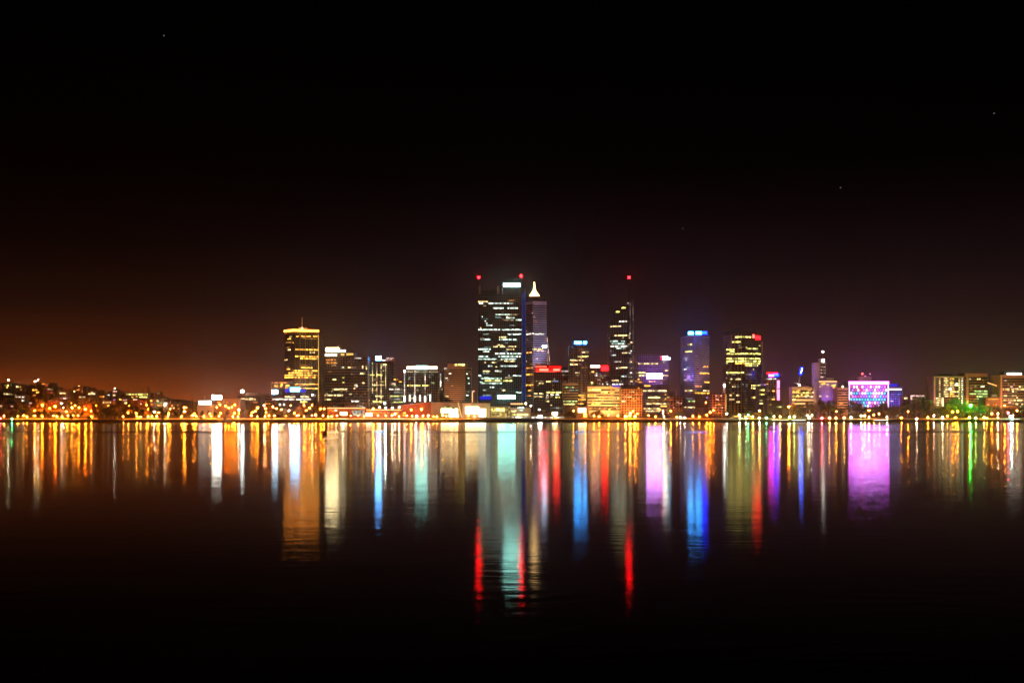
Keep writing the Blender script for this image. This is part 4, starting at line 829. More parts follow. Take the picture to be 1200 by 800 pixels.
b.lit([(487.6, 'w_amber', 858, 868, 872, 880), (490, 'w_white', 856, 860, 866, 871, 876, 880)], h=1.4)
# long jetty with lit edge at the right
def jetty(label, x0, x1, lit):
    D = 1296.5
    o = empty('jetty', (wx((x0 + x1) / 2, D), D, 0), label, 'jetty', 'lit jetties along the right shore'); off = tuple(o.location)
    mb = MB(); mb.box(wx(x0, D), wx(x1, D), D - 1.5, D + 3.0, 2.5, 2.9); mb.build('deck', M['concrete'], o, off)
    n = max(3, int((x1 - x0) / 4))
    for k in range(n + 1):
        X = wx(x0 + .3, D) + (wx(x1 - .3, D) - wx(x0 + .3, D)) * k / n
        mb = MB(); mb.bar((X, D - 1, -1.5), (X, D - 1, 2.52), .22); mb.build('pile', M['bark'], o, off)
    mb = MB(); mb.box(wx(x0 + .5, D), wx(x1 - .5, D), D - 1.7, D - 1.5, 2.55, 2.85); mb.build('edge_light', M[lit], o, off)
jetty('short lit jetty below the narrow pink-edged tower', 904, 924, 's_strip'); jetty('lit jetty below the cream building with the crane', 927, 944, 's_stripw'); jetty('white-edged jetty below the magenta lattice building', 1023, 1041, 's_stripw')

# ------------------------------------------------------------------ hillside houses
H = []   # (x0, x1, ytop, ybase, wall, roof, [(row, xa, xb, mat)], description)
H += [(1, 12, 449, 458, 'cream', 'flat', [(451.4, 4.6, 10, 'w_yellow'), (453.6, 5, 9, 'w_amber')], 'cream hillside house with bright yellow double window'),
      (12.4, 18, 448.6, 458, 'white', 'hip', [(451, 12.8, 16.4, 'w_cream')], 'narrow white hillside house with one large cream window'),
      (18.4, 29, 450, 460, 'cream', 'hip', [(453, 19, 22, 'w_cream'), (453.6, 23.4, 28, 'w_amber'), (456, 23.4, 26, 'w_amber')], 'hip-roofed hillside house with row of amber windows'),
      (2, 19, 459.4, 467, 'brown', 'flat', [(461.4, 4.4, 6.4, 'w_cream'), (461.5, 7.6, 9, 'w_cream'), (461.6, 10.2, 12, 'w_cream'), (462, 13.4, 15, 'w_cream'), (462.4, 16.6, 18.8, 'w_yellow')], 'long terrace with a string of small cream lights'),
      (17, 30, 463, 474, 'concrete', 'flat', [(465, 18, 20, 'w_cream'), (464.6, 22, 24.4, 'w_white'), (465, 26, 28.6, 'w_white'), (469.2, 25.6, 28.6, 'w_white')], 'grey terrace with three small white windows'),
      (9, 19, 471, 480, 'brick', 'hip', [(476, 12.6, 15.8, 'w_pink')], 'brick house with a tall pink lit doorway'),
      (-2, 3, 472, 480, 'cream', 'hip', [(475.4, -1, 2.4, 'w_cream')], 'house cut by the left photo edge with cream window'),
      (37, 50, 454, 468, 'brown', 'flat', [(457, 38, 43.6, 'w_amber'), (459.6, 42.6, 46, 'w_amber'), (463, 39, 42, 'w_orange')], 'brown terrace house with stacked amber windows'),
      (42, 63, 448.6, 464, 'brown', 'flat', [(456, 49, 62, 'w_cream_dim'), (451.4, 52.6, 56, 'w_red'), (449.4, 49, 57, 'w_orange'), (460, 52, 62, 'w_red')], 'large flat-roofed brown apartment block of faint storeys'),
      (33, 42, 468, 479, 'brick', 'hip', [(472.2, 34.6, 37.6, 'w_pink'), (475.6, 32.6, 34.6, 'w_pink')], 'small brick house with one pink-white window'),
      (63.6, 69, 453.6, 463, 'dark', 'hip', [(458, 65, 67, 'w_cream_dim')], 'small dark house beside the flat-roofed block'),
      (69, 79.6, 457, 472, 'cream', 'flat', [(460.6, 70, 77, 'w_cream'), (466.6, 71, 77.6, 'w_pink')], 'cream block with two long lit balconies'),
      (79.8, 82, 458, 470, 'cream', 'flat', [(464, 80, 81.6, 'w_orange')], 'thin orange stair tower between two hillside blocks'),
      (86, 97, 452.6, 470, 'salmon', 'flat', [(456.6, 90, 93.4, 'w_orange'), (458.4, 86.4, 88, 'w_cream'), (458.4, 95.4, 97, 'w_cream')], 'salmon tower house with orange lit top and roof lamp'),
      (92, 101, 463, 474, 'cream', 'hip', [(465.2, 93, 99.6, 'w_cream')], 'house with one long cream window band'),
      (102, 113, 458.6, 471, 'cream', 'flat', [(461.4, 103.6, 112, 'w_cream'), (459.8, 107, 109, 'w_white'), (466.6, 104, 111, 'w_amber_dim')], 'wide house with cream crown-like lit windows'),
      (115, 123, 461.6, 472, 'brown', 'hip', [(464.6, 116.6, 122, 'w_amber')], 'brown house with single amber strip window'),
      (120, 131, 468.8, 478, 'cream', 'flat', [(471.4, 120.8, 130, 'w_cream'), (475, 126, 128, 'w_amber')], 'low cream house with a slanting bright window band'),
      (124.6, 130, 459, 469, 'concrete', 'hip', [(463, 126, 128.6, 'w_white'), (464.6, 125.4, 127, 'w_pink')], 'small grey house with white gable window'),
      (131, 138, 456, 470, 'cream', 'hip', [(458.6, 132, 136.6, 'w_pink'), (463, 132, 135.6, 'w_cream'), (468.6, 132.4, 135.4, 'w_violet')], 'tall pale house with pink and violet windows'),
      (139, 147, 463.6, 474, 'brick', 'hip', [(468, 139.8, 142.6, 'w_amber'), (468.4, 144, 146.6, 'w_pink')], 'brick house with amber and pink windows'),
      (147, 173.6, 460.6, 470, 'cream', 'flat', [(461.8, 148, 173, 'w_yellow'), (465, 154, 156, 'w_amber'), (465, 163, 172.6, 'w_yellow'), (465, 159, 161, 'w_amber')], 'long yellow-lit arcaded house on the crest'),
      (143, 152, 467, 477, 'brown', 'hip', [(468.6, 144, 148.6, 'w_pink'), (472, 146, 149, 'w_yellow')], 'brown house with pink upper windows under the arcaded house'),
      (154, 163, 465.4, 476, 'brick', 'hip', [(468, 155, 157.4, 'w_cream'), (468, 158, 160.6, 'w_pink')], 'brick house with paired cream and pink windows'),
      (163, 172, 467.4, 478, 'brick', 'flat', [(470, 164, 168.6, 'w_red'), (473, 163.6, 166, 'w_pink'), (471.4, 170, 172, 'w_amber')], 'flat brick house with red window band'),
      (173, 180, 467.6, 478, 'salmon', 'flat', [(469.4, 173.6, 178.6, 'w_amber'), (474, 175, 179, 'w_orange')], 'salmon house glowing orange in the middle slope'),
      (180, 192, 467.4, 476, 'cream', 'flat', [(469.4, 181, 186, 'w_cream'), (471.4, 184.6, 191, 'w_green'), (474.6, 184, 190, 'w_orange')], 'long low house with cream and greenish windows'),
      (191.6, 197, 469, 479, 'white', 'hip', [(472.6, 192, 196, 'w_white')], 'white house with brilliant white window at the slope end'),
      (182, 187, 458.6, 468, 'concrete', 'hip', [(460.4, 184, 187, 'w_cream_dim')], 'dim house high on the falling crest'),
      (198, 205, 473, 484, 'brick', 'hip', [(478, 199, 200.6, 'w_pink'), (478, 202, 204.4, 'w_cream'), (475, 201, 202.6, 'w_amber')], 'brick house with four small lights near the hill foot'),
      (205.6, 212, 471.6, 484, 'brown', 'hip', [(474.4, 206, 208.6, 'w_pink'), (479, 208, 211, 'w_orange')], 'brown gabled house with pink window near the hill foot'),
      (22, 34, 476, 484, 'brown', 'hip', [(479.6, 25, 27, 'w_amber_dim')], 'dim brown house low on the slope'),
      (56, 66, 468, 480, 'brick', 'hip', [(472.4, 60, 62, 'w_red'), (470, 52.6, 56, 'w_red')], 'brick house with reddish windows between two orange lamps'),
      (96, 108, 472.6, 484, 'brick', 'flat', [(476, 98, 100, 'w_orange'), (476, 103, 105, 'w_orange')], 'flat brick house behind the cluster of orange lamps')]
for (x0, x1, yt, yb, wm, rf, wins, desc) in H:
    pc = (x0 + x1) / 2
    D = hill_D(pc, yb)
    base = min(ground_z(wx(x0, D), D), ground_z(wx(x1, D), D)) - 1.5
    cat = 'house' if x1 - x0 < 15 else 'apartment block'
    b = Building('hillside_house' if cat == 'house' else 'apartment_block', desc, [(x0, D), (x1, D)], yt + (1.6 if rf == 'hip' else 0), 14, 'h_' + wm, cat=cat, base=base, group='houses on the left hillside', roof=(rf == 'flat'), body_name='wall', seed=int(pc))
    if rf == 'hip':
        xa, xb = wx(x0, D) - .5, wx(x1, D) + .5; z0 = b.top - .05; z1 = wz(yt - .6, D); ya, yb_ = D - .6, D + 14.6; q = min((xb - xa) * .3, 4)
        mb = MB(); mb.add([(xa, ya, z0), (xb, ya, z0), (xb, yb_, z0), (xa, yb_, z0), (xa + q, (ya + yb_) / 2, z1), (xb - q, (ya + yb_) / 2, z1)], [(0, 1, 5, 4), (1, 2, 5), (2, 3, 4, 5), (3, 0, 4), (3, 2, 1, 0)])
        ro = b.part('roof', mb, M['roof_tile'] if int(pc) % 2 else M['roof_dark'])
        mb = MB(); mb.box(xb - q - 1.2, xb - q - .4, D + 8, D + 8.8, z0 + .5, z1 + 1.2); b.part('chimney', mb, M['brick'], ro)
    else:
        mb = MB(); mb.box(wx(x0 + .6, D), wx(x1 - .6, D), D - 1.2, D - .1, wz((yt + yb) / 2, D) - .15, wz((yt + yb) / 2, D)); b.part('balcony', mb, M['concrete'])
    for (y, xa, xb, mt) in wins: b.panel(max(xa, x0 + .2), min(xb, x1 - .2), y - .75, y + .75, mt, 'window', .2)

# ------------------------------------------------------------------ lamps
LAMP_KIND = {}
LAMP = 9.5
def lamp_proto(kind, col, s, r):
    LAMP_KIND[kind] = (glow_mat('lamp_' + kind.replace(' ', '_'), col, s * LAMP), r)
lamp_proto('big orange', (1, .14, .003), 150, .85)
lamp_proto('orange', (1, .16, .004), 130, .55)
lamp_proto('small orange', (1, .2, .008), 90, .42)
lamp_proto('added orange', (1, .24, .012), 210, .3)
lamp_proto('yellow', (1, .36, .03), 75, .7)
lamp_proto('white', (1, .7, .36), 70, .6)
lamp_proto('small white', (1, .78, .55), 55, .42)
lamp_proto('pinkish', (1, .55, .4), 80, .5)
lamp_proto('green', (.002, 1, .02), 480, .9)
lamp_proto('small green', (.03, 1, .2), 60, .5)
lamp_proto('red', (1, .02, .03), 130, .75)
lamp_proto('teal', (.4, 1, .9), 120, .75)
lamp_proto('cyan', (.2, .8, 1), 120, .6)
lamp_proto('lime', (.6, 1, .12), 70, .6)
L = []
def lamps(kind, *pts): L.extend((kind, x, y) for x, y in pts)
lamps('big orange', (50, 474.5), (65, 476), (106.4, 475.2), (100.5, 479.4), (151.5, 475.5), (174, 479), (216, 477.4), (437.5, 479), (832, 483), (494, 479.2), (924, 476.4), (738, 487))
lamps('orange', (93, 477.5), (112.6, 475), (88.4, 474.6), (107, 481.4), (202, 470.6), (264.6, 475.6), (268, 477.6), (258, 474), (275, 484), (356.6, 474.6), (363, 478), (376, 479), (380, 478.6), (482, 480), (702, 488), (713, 486), (724, 487), (747, 484.6), (786, 481.4), (777, 481.6), (812, 487.6), (819.6, 488.2), (836, 481), (828, 486), (1064, 482), (1087, 489), (1116, 482.4), (1122, 482), (1119.4, 489), (1162, 484.6), (1191.6, 481), (1177, 475), (302, 478), (320, 476.6), (1056, 489.4), (696, 487), (686, 485))
lamps('small orange', (36, 471.8), (59, 478.6), (172, 474.2), (200, 479), (198, 484.6), (218.6, 477.4), (272, 477), (275.4, 474), (254, 477), (279.6, 484), (259, 484), (299.4, 481.6), (311.6, 478.6), (324, 478.6), (312, 483), (296, 483), (359, 480.6), (366, 474.6), (345, 484), (330, 479.4), (150.6, 483.6), (84, 472.4), (340.6, 474.6), (980, 481.6), (1030, 484.6), (793, 488.4), (742, 481.6), (760, 486.6), (768, 488), (1169, 489), (1156, 490), (827, 471.4), (1018, 481), (1024, 486), (672, 481), (41, 480.6), (78, 482), (160, 484), (186, 483), (228, 484.6), (246, 484.6), (350, 486.4), (370, 485.6), (1187, 486.6), (1110, 487.6))
lamps('yellow', (216.6, 482), (84.6, 477.4), (890, 481), (738.6, 484), (1018, 488.6), (972, 489.6), (914, 488), (989, 489.4), (733, 488), (744, 487.6), (1135.6, 489), (1153, 489), (1013, 487), (979.4, 490), (882, 488), (650.6, 487.6))
lamps('white', (889.6, 489.6), (907, 488), (1009, 487), (1039, 488.6), (1104, 489), (1074, 490.4), (193.4, 474.6), (402, 484.4), (1169, 484.6), (997, 489.2), (948, 489.4), (778, 487.8))
lamps('small white', (40, 452), (45, 445), (41.2, 446.6), (10, 445.4), (92.6, 452.4), (134.6, 455), (328, 474), (333, 473.4), (339, 481), (309.6, 475), (946, 486.6), (951, 486.6), (874, 489.8), (867, 489.6), (797, 488.8), (802, 488.8), (777, 483.8), (75, 477.2), (72.4, 472.4), (203, 477.8), (622, 475.4), (852, 484.4), (463, 485), (502, 486.6), (632, 480))
rl = random.Random(12); xq = 5.0  # extra low lamps, randomly spaced, added to light the bank and fill the streaks
while xq < 566:
    if not 114 < xq < 142: lamps('added orange', (round(xq, 1), round(486.6 + rl.random() * 1.6, 1)))
    xq += rl.choice([4, 6, 7, 9, 13, 16])
lamps('pinkish', (445, 477.2), (452, 478), (460, 478), (468, 477.2), (181, 482.6), (206.6, 474.6), (280, 480), (488, 487.4), (1094, 487))
lamps('lime', (925, 488.4), (930.6, 488.2), (1143, 489.8), (866, 486)); lamps('small green', (14.6, 490.6), (898, 489.6), (876.6, 486)); lamps('green', (1137, 475))
lamps('red', (0.4, 490), (963, 489.4), (1181, 483.6)); lamps('teal', (451.2, 472.4), (1184, 488)); lamps('cyan', (1186, 490))
lab = auto_labels([(x, k) for k, x, y in L], lambda k, a: '%s lamp near the %s' % (k, a))
SEEN = {}
for (kind, x, y), lb in zip(L, lab):
    mat, r = LAMP_KIND[kind]
    if x < 225 and y < 481.5: D = hill_D(x, y + 5.5)
    elif y > 484: D = 1306 + (x * 7.3) % 12
    elif y > 478: D = 1341 + (x * 3.1) % 5
    else: D = 1344 + (x * 5.7) % 12
    if y > 489.2: D = 1302.2
    gz = ground_z(wx(x, D), D); hgt = wz(y, D) - gz
    hgt = max(hgt, 1.0)
    key = (kind, round(hgt))
    loc = (wx(x, D), D, gz)
    if key not in SEEN:
        o = empty('street_lamp' if y < 490.3 or x > 30 else 'harbour_beacon', loc, lb, 'street lamp', 'lamps along the shore and streets')
        hh = round(hgt) if hgt > 2 else hgt
        mb = MB(); mb.bar((0, 0, -.3), (0, 0, hh - r * .2), .16, .1); mb.bar((0, 0, hh - r * .2), (0, -.9, hh + r + .1), .08, .06); mb.bar((0, 0, -.1), (0, 0, .5), .3, .22); mb.build('post', M['darkmetal'], o)
        mb = MB(); mb.ball((0, -.9, hh), r); gl_ = mb.build('lamp_globe', mat, o, smooth=True)
        mb = MB(); mb.bar((0, -.9, hh + r * .86), (0, -.9, hh + r + .25), r * .55, r * .2, 8); mb.build('lamp_cap', M['darkmetal'], gl_)
        SEEN[key] = o
    else: o = copy_tree(SEEN[key], loc, lb)
    o.scale = (1, 1, hgt / (round(hgt) if hgt > 2 else hgt)) if abs(hgt - round(hgt)) < .5 and hgt > 2 else (1, 1, 1)

# ------------------------------------------------------------------ trees
def crown(kind, seed):
    rng = random.Random(seed); mb = MB()
    def leaf(c, s):
        u = Vector((rng.gauss(0, 1), rng.gauss(0, 1), rng.gauss(0, 1))).normalized(); v = u.orthogonal().normalized(); w = u.cross(v)
        a, d = s * rng.uniform(.6, 1.2), s * rng.uniform(.4, .8)
        mb.add([c + v * a, c + w * d, c - v * a, c - w * d], [(0, 1, 2, 3)])
    clumps = []
    if kind == 'broad':
        for i in range(16):
            t = rng.uniform(0, 6.283); rr = rng.uniform(0, 4.2); clumps.append((Vector((rr * math.cos(t), rr * math.sin(t), rng.uniform(4.5, 9.5) - rr * .35)), rng.uniform(1.2, 2.3)))
        n, sz = 46, .42
    elif kind == 'round':
        for i in range(11):
            t = rng.uniform(0, 6.283); rr = rng.uniform(0, 2.0); clumps.append((Vector((rr * math.cos(t), rr * math.sin(t), rng.uniform(2.6, 6.6))), rng.uniform(.9, 1.6)))
        n, sz = 48, .36
    elif kind == 'cypress':
        for i in range(15):
            h = .8 + i * .75; clumps.append((Vector((rng.uniform(-.3, .3), rng.uniform(-.3, .3), h)), max(.35, 1.45 * math.sin(min(1, (12.4 - h) / 9) * 1.57)) * rng.uniform(.8, 1.1)))
        n, sz = 34, .3
    elif kind == 'palm':
        for i in range(17):
            t = i * 2.4; el = rng.uniform(-.3, 1.0); p = Vector((0, 0, 9.2)); d = Vector((math.cos(t) * math.cos(el), math.sin(t) * math.cos(el), math.sin(el)))
            side = Vector((-math.sin(t), math.cos(t), 0))
            for k in range(6):
                q = p + d * .55; d = (d + Vector((0, 0, -.22))).normalized(); w0 = .5 * (1 - k / 7.0)
                mb.add([p - side * w0 - Vector((0, 0, .15)), p, p + side * w0 - Vector((0, 0, .15)), q + side * w0 * .85 - Vector((0, 0, .15)), q, q - side * w0 * .85 - Vector((0, 0, .15))], [(0, 1, 4, 5), (1, 2, 3, 4)]); p = q
        return mb
    else:  # bush
        for i in range(8):
            t = rng.uniform(0, 6.283); rr = rng.uniform(0, 1.6); clumps.append((Vector((rr * math.cos(t), rr * math.sin(t), rng.uniform(.7, 2.0))), rng.uniform(.6, 1.1)))
        n, sz = 40, .3
    for c, r in clumps:
        for i in range(n):
            d = Vector((rng.gauss(0, 1), rng.gauss(0, 1), rng.gauss(0, .8))).normalized() * (r * rng.uniform(.35, 1.1)); leaf(c + d, sz)
    return mb
def trunk(kind, seed):
    rng = random.Random(seed + 50); mb = MB()
    if kind == 'palm': mb.bar((0, 0, -.4), (.1, 0, 5), .3, .22); mb.bar((.1, 0, 5), (0, 0, 9.3), .22, .2)
    elif kind == 'cypress': mb.bar((0, 0, -.4), (0, 0, 9), .25, .06)
    elif kind == 'bush':
        for i in range(4): t = i * 1.6; mb.bar((0, 0, -.3), (math.cos(t) * .9, math.sin(t) * .9, 1.4), .09, .03)
    else:
        h = 3.6 if kind == 'broad' else 2.4
        mb.bar((0, 0, -.5), (.1, 0, h), .38, .24)
        for i in range(5):
            t = i * 1.26 + rng.uniform(-.3, .3); e = 3.0 if kind == 'broad' else 1.4
            mb.bar((.1, 0, h - .2), (math.cos(t) * e, math.sin(t) * e, h + rng.uniform(1.8, 3.4)), .2, .05)
    return mb
NAT = {'broad': (11.6, 'tree'), 'round': (8.2, 'tree'), 'cypress': (12.2, 'tree'), 'palm': (11.4, 'palm'), 'bush': (3.0, 'bush')}
NAME = {'broad': 'broadleaf_tree', 'round': 'round_tree', 'cypress': 'cypress_tree', 'palm': 'palm_tree', 'bush': 'shrub'}
DESC = {'broad': 'dark spreading tree', 'round': 'dark rounded tree', 'cypress': 'tall narrow dark tree', 'palm': 'palm tree silhouette', 'bush': 'dark low shrub'}
PROTO = {}
def tree_proto(kind, v):
    k = (kind, v)
    if k not in PROTO:
        o = empty(NAME[kind], (0, 0, 0), 'x', NAT[kind][1], 'trees along the shore and hillside')
        trunk(kind, v).build('stem' if kind == 'bush' else 'trunk', M['bark'], o)
        crown(kind, v * 13 + len(kind)).build('foliage' if kind == 'bush' else 'crown', M['leaf'] if v % 2 else M['leaf2'], o)
        PROTO[k] = [o, False]
    return PROTO[k]
T = []   # (kind, px, row of its top, D or None=hillside with the row of its foot)
rt = random.Random(77)
for x, yt, yb in ((6, 447, 459), (16, 446, 460), (27, 447, 461), (34, 450, 466), (38, 447, 462), (31, 456, 471), (5, 466, 478), (28, 471, 484), (66, 450, 462), (72, 452, 464), (80, 453, 468), (83, 462, 478), (104, 451, 461), (110, 452, 461), (115, 454, 466), (99, 454, 466), (121, 455, 464), (139, 457, 468), (144, 457, 467), (64, 464, 478), (46, 464, 480), (114, 466, 480), (133, 470, 482), (150, 468, 481), (153, 470, 484), (160, 473, 485), (178, 458, 468), (188, 458, 468), (193, 462, 473), (198, 464, 476), (203, 467, 480), (186, 475, 487), (190, 475, 487), (194, 478, 488), (209, 468, 482), (176, 472, 486), (88, 464, 476), (57, 459, 472), (20, 470, 482), (12, 480, 489), (24, 481, 489), (212, 473, 485), (15, 455, 468), (32, 474, 486), (46, 480, 489), (52, 478, 489), (61, 480, 489), (68, 479, 489), (90, 480, 489), (96, 481, 489), (112, 479, 489), (76, 472, 484), (103, 468, 478), (118, 466, 477), (146, 474, 486), (166, 478, 489), (180, 478, 489), (158, 479, 489), (185, 464, 475), (195, 480, 489), (205, 481, 489), (2, 456, 470), (22, 458, 470), (55, 462, 476), (86, 469, 482)):
    T.append((rt.choice(['broad', 'round', 'broad']), x, yt, ('hill', yb)))
for x, yt, yb in ((157, 454, 464), (167, 451.6, 466), (173, 449.6, 466), (175.4, 450.6, 466), (149, 456, 466), (226, 464, 484), (190.6, 456, 472)): T.append(('cypress', x, yt, ('hill', yb)))
# shore belt
for x, yt in ((8, 482), (22, 481), (33, 480), (44, 483), (56, 484), (71, 483.6), (86, 481), (137, 482), (144, 485), (164, 483), (191, 482), (208, 483), (222, 479.6), (230, 480), (237, 479), (245, 479.6), (252, 481), (266, 479), (284, 478), (290, 477.6), (318, 479), (328, 479), (335, 481), (352, 479), (371, 480), (387, 483), (398, 483.6)):
    T.append((rt.choice(['broad', 'round']), x, yt, 1328 + (x * 3) % 9 - 4))
for x, yt in ((120, 477), (125, 474), (130, 474.6), (134, 478)): T.append(('broad', x, yt, 1303.5 + x % 3))
for x, yt in ((104.4, 487), (116, 486), (138, 487.6), (190.6, 486.6), (336.6, 480), (378.4, 488.6), (318, 488), (84, 484), (143, 488), (235, 488), (264, 488)): T.append(('bush' if yt > 483 else 'round', x, yt, 1302.6))
for x, yt in ((662, 482), (666, 480), (670, 482.4), (674, 483), (694, 481.6), (699, 477.6), (702, 478.6), (706, 483.6), (757, 484), (764, 484), (792, 479.6), (796, 480.4), (799, 483), (787, 484), (817, 483), (841, 484), (858, 484.6), (869, 481.6), (879, 483), (895, 482), (903, 480), (911, 482), (641, 484), (628, 483)):
    T.append((rt.choice(['broad', 'round', 'broad']), x, yt, 1330 + (x * 3) % 11))
for x, yt in ((930, 471), (935, 470), (941, 470.6), (946, 468), (951, 467.4), (956, 467), (961, 466), (966, 465.6), (971, 465), (976, 467), (981, 474), (985, 475), (996, 466), (1000, 464.6), (1005, 465), (1009, 468), (1014, 473), (1020, 475), (1026, 473.6), (1031, 468), (1034, 465), (1038, 469), (1044, 472), (1050, 471), (1058, 470), (1065, 467.6), (1071, 465.4), (1077, 464.6), (1083, 463), (1089, 464), (1092, 468), (1099, 474), (1106, 475), (1110, 470), (1116, 464), (1120, 461.6), (1124, 466), (1128, 472), (1133, 470), (1140, 473), (1147, 472.6), (1153, 472), (1160, 473), (1167, 472), (1172, 476), (1181, 476), (1195, 477), (1199, 473), (1188, 478)):
    T.append((rt.choice(['broad', 'round', 'broad', 'broad']), x, yt, 1362 + (x * 7) % 30))
for x, yt in ((1068, 480), (1080, 479), (1093, 479.6), (1100, 481), (1128, 479), (1142, 478.6), (1139, 481.6), (1150, 482), (938, 480), (955, 479.6), (966, 481), (1000, 480), (1046, 481), (1175, 481)): T.append((rt.choice(['round', 'broad']), x, yt, 1328))
for x, yt in ((342, 478), (346.6, 479.6), (526, 473.4), (532, 476), (790, 476), (1146, 469), (917, 474), (920, 476.4), (1062, 474), (211, 471)): T.append(('palm', x, yt, 1325))
lab = auto_labels([(t[1], t[0]) for t in T], lambda k, a: '%s beside the %s' % (DESC[k], a))
for i, ((kind, x, yt, where), lb) in enumerate(zip(T, lab)):
    D = hill_D(x, where[1]) if isinstance(where, tuple) else float(where)
    X = wx(x, D); gz = ground_z(X, D)
    h = max(1.6, wz(yt, D) - gz); s = h / NAT[kind][0]; sw = max(.75, min(1.5, s)) if kind not in ('palm', 'cypress') else max(.6, min(1.1, s))
    pr = tree_proto(kind, i % 3)
    rz = (i * 2.39) % 6.28
    if not pr[1]:
        o = pr[0]; pr[1] = True; o['label'] = lb; o.location = (X, D, gz); o.scale = (sw, sw, s); o.rotation_euler = (0, 0, rz)
    else: copy_tree(pr[0], (X, D, gz), lb, (sw, sw, s), rz)

# ------------------------------------------------------------------ seawall, buoy, stars
def seawall(label, X0, X1):
    o = empty('seawall', ((X0 + X1) / 2, 1300, 0), label, 'wall'); off = tuple(o.location)
    mb = MB(); mb.box(X0, X1, 1300.0, 1301.2, -2.5, 3.0); mb.build('wall', M['stone'], o, off)
    mb = MB(); mb.box(X0, X1, 1299.8, 1301.3, 3.0, 3.25); mb.build('coping', M['concrete'], o, off)
seawall('long dark stone seawall below the hillside and left towers', -1400, wx(566, 1300)); seawall('dark stone seawall below the central and right-hand towers', wx(566, 1300) + .05, 1400)

D = 350
by = empty('mooring_buoy', (wx(381.4, D), D, 0), 'dark mooring buoy with pointed top floating on the river', 'buoy'); off = tuple(by.location)
mb = MB(); mb.ball((off[0], D, .35), .95, 12, 8, .75); mb.build('float', M['redpaint'], by, off, True)
mb = MB(); mb.bar((off[0], D, .8), (off[0] - .05, D, 2.3), .55, .12, 8); mb.build('cone', M['redpaint'], by, off)
mb = MB(); mb.bar((off[0], D, 2.2), (off[0] - .05, D, 2.75), .05, .05); mb.build('mast', M['darkmetal'], by, off)
mb = MB(); mb.bar((off[0] + .8, D, .5), (off[0] + 1.5, D, .45), .1, .1); mb.build('mooring_arm', M['darkmetal'], by, off)

# thin haze added over river and city to give the lights halos
hz = MB(); hz.box(-2700, 2700, -200, 3000, -3.6, 285)
hm, hnt, hout = new_mat('halo_haze')
hv = hnt.nodes.new('ShaderNodeVolumePrincipled'); hv.inputs['Color'].default_value = (.9, .9, .9, 1); hv.inputs['Density'].default_value = HAZE; hv.inputs['Anisotropy'].default_value = .95
lnk(hnt, hv.outputs[0], hout.inputs['Volume'])
tag(hz.build('haze', hm), kind='stuff')

ms = glow_mat('starlight', (.9, .92, 1), .12)
for x, y, lb in ((1165, 133, 'faint star high above the far right framed block'), (985, 220, 'faint star above the magenta lattice building'), (192, 42, 'faint star at the top left of the black sky'), (800, 268, 'faint star above the blue and mauve tower')):
    D = 30000; mb = MB(); mb.ball((0, 0, 0), 20, 10, 8); o = mb.build('star', ms); o.location = (wx(x, D), D, wz(y, D)); tag(o, lb, 'star', 'stars in the night sky')

# ------------------------------------------------------------------ night sky and added fill sun
w = bpy.data.worlds.new('World'); scene.world = w; w.use_nodes = True
nt = w.node_tree; nt.nodes.clear(); N = nt.nodes.new
wo = N('ShaderNodeOutputWorld'); bg = N('ShaderNodeBackground')
sky = N('ShaderNodeTexSky'); sky.sky_type = 'NISHITA'; sky.sun_disc = False; sky.sun_elevation = R(-4); sky.sun_rotation = R(200)
bg.inputs['Strength'].default_value = .002; lnk(nt, sky.outputs[0], bg.inputs[0])
tc = N('ShaderNodeTexCoord'); sx = N('ShaderNodeSeparateXYZ'); lnk(nt, tc.outputs['Generated'], sx.inputs[0])
def ramp(sock, stops, lo=0.0, hi=1.0):
    mr = N('ShaderNodeMapRange'); mr.inputs['From Min'].default_value = lo; mr.inputs['From Max'].default_value = hi; lnk(nt, sock, mr.inputs['Value'])
    r = N('ShaderNodeValToRGB'); e = r.color_ramp.elements
    e[0].position, e[0].color = stops[0][0], (*stops[0][1], 1); e[1].position, e[1].color = stops[-1][0], (*stops[-1][1], 1)
    for p, c in stops[1:-1]: q = e.new(p); q.color = (*c, 1)
    lnk(nt, mr.outputs[0], r.inputs['Fac']); return r.outputs['Color']
def srgb(*c): return tuple(((v / 255 + .055) / 1.055) ** 2.4 if v > 10 else v / 255 / 12.92 for v in c)
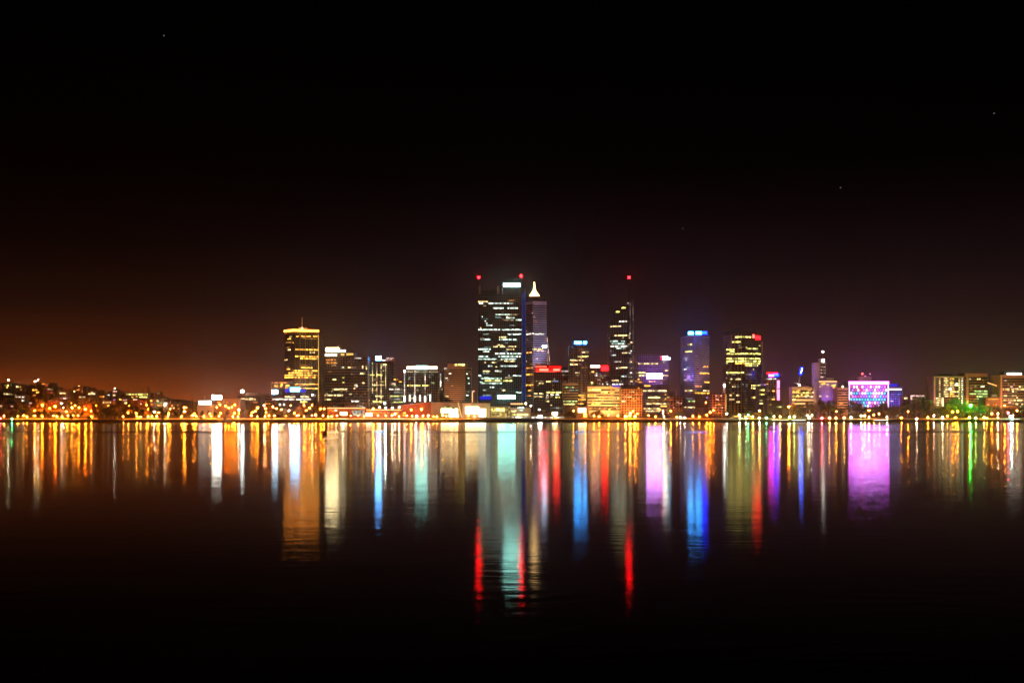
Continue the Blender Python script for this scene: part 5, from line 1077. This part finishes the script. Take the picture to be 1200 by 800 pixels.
# light pollution: z of the view direction = sine of the elevation; x/y = how far left or right of the city
left = ramp(sx.outputs[2], [(0, srgb(142, 62, 12)), (.07, srgb(116, 50, 11)), (.17, srgb(62, 26, 10)), (.33, srgb(27, 10, 6)), (.5, srgb(10, 3, 2)), (.68, srgb(3, 0, 0)), (1, (0, 0, 0))], 0, .3)
right = ramp(sx.outputs[2], [(0, srgb(80, 42, 36)), (.1, srgb(56, 30, 27)), (.3, srgb(34, 18, 18)), (.46, srgb(20, 9, 11)), (.62, srgb(8, 2, 4)), (.75, srgb(1, 0, 0)), (1, (0, 0, 0))], 0, .3)
mr = N('ShaderNodeMapRange'); mr.interpolation_type = 'SMOOTHSTEP'; mr.inputs['From Min'].default_value = -.36; mr.inputs['From Max'].default_value = .0; lnk(nt, sx.outputs[0], mr.inputs['Value'])
mixc = N('ShaderNodeMixRGB'); lnk(nt, mr.outputs[0], mixc.inputs[0]); lnk(nt, left, mixc.inputs[1]); lnk(nt, right, mixc.inputs[2])
bg2 = N('ShaderNodeBackground'); lnk(nt, mixc.outputs[0], bg2.inputs[0]); bg2.inputs['Strength'].default_value = 1.0
ad = N('ShaderNodeAddShader'); lnk(nt, bg.outputs[0], ad.inputs[0]); lnk(nt, bg2.outputs[0], ad.inputs[1]); lnk(nt, ad.outputs[0], wo.inputs[0])
sun = bpy.data.lights.new('facade_fill', 'SUN'); sun.energy = .012; sun.angle = R(.5); sun.color = (1, .9, .8)  # weak sun added as fill to bring out facade detail
so = bpy.data.objects.new('facade_fill', sun); COL.objects.link(so); so.rotation_euler = (R(55), 0, R(20)); so.location = (0, 0, 400)

# ------------------------------------------------------------------ camera and render settings
cam = bpy.data.cameras.new('camera'); co = bpy.data.objects.new('camera', cam); COL.objects.link(co)
cam.sensor_width = 36; cam.lens = F * 36 / 1200; cam.shift_y = (HZ - 400) / 1200.0
cam.clip_start = .5; cam.clip_end = 60000
co.location = (0, 0, CAMZ); co.rotation_euler = (R(90), 0, 0)
scene.camera = co
scene.render.engine = 'CYCLES'
c = scene.cycles
c.use_denoising = True
try: c.denoiser = 'OPENIMAGEDENOISE'
except Exception: pass
c.caustics_reflective = False; c.caustics_refractive = False
c.max_bounces = 4; c.diffuse_bounces = 1; c.glossy_bounces = 3; c.transmission_bounces = 2; c.volume_bounces = 0
c.sample_clamp_indirect = 6; c.use_light_tree = True
vs = scene.view_settings
vs.view_transform = 'Standard'; vs.look = 'None'; vs.gamma = 1; vs.exposure = 0; vs.use_curve_mapping = False
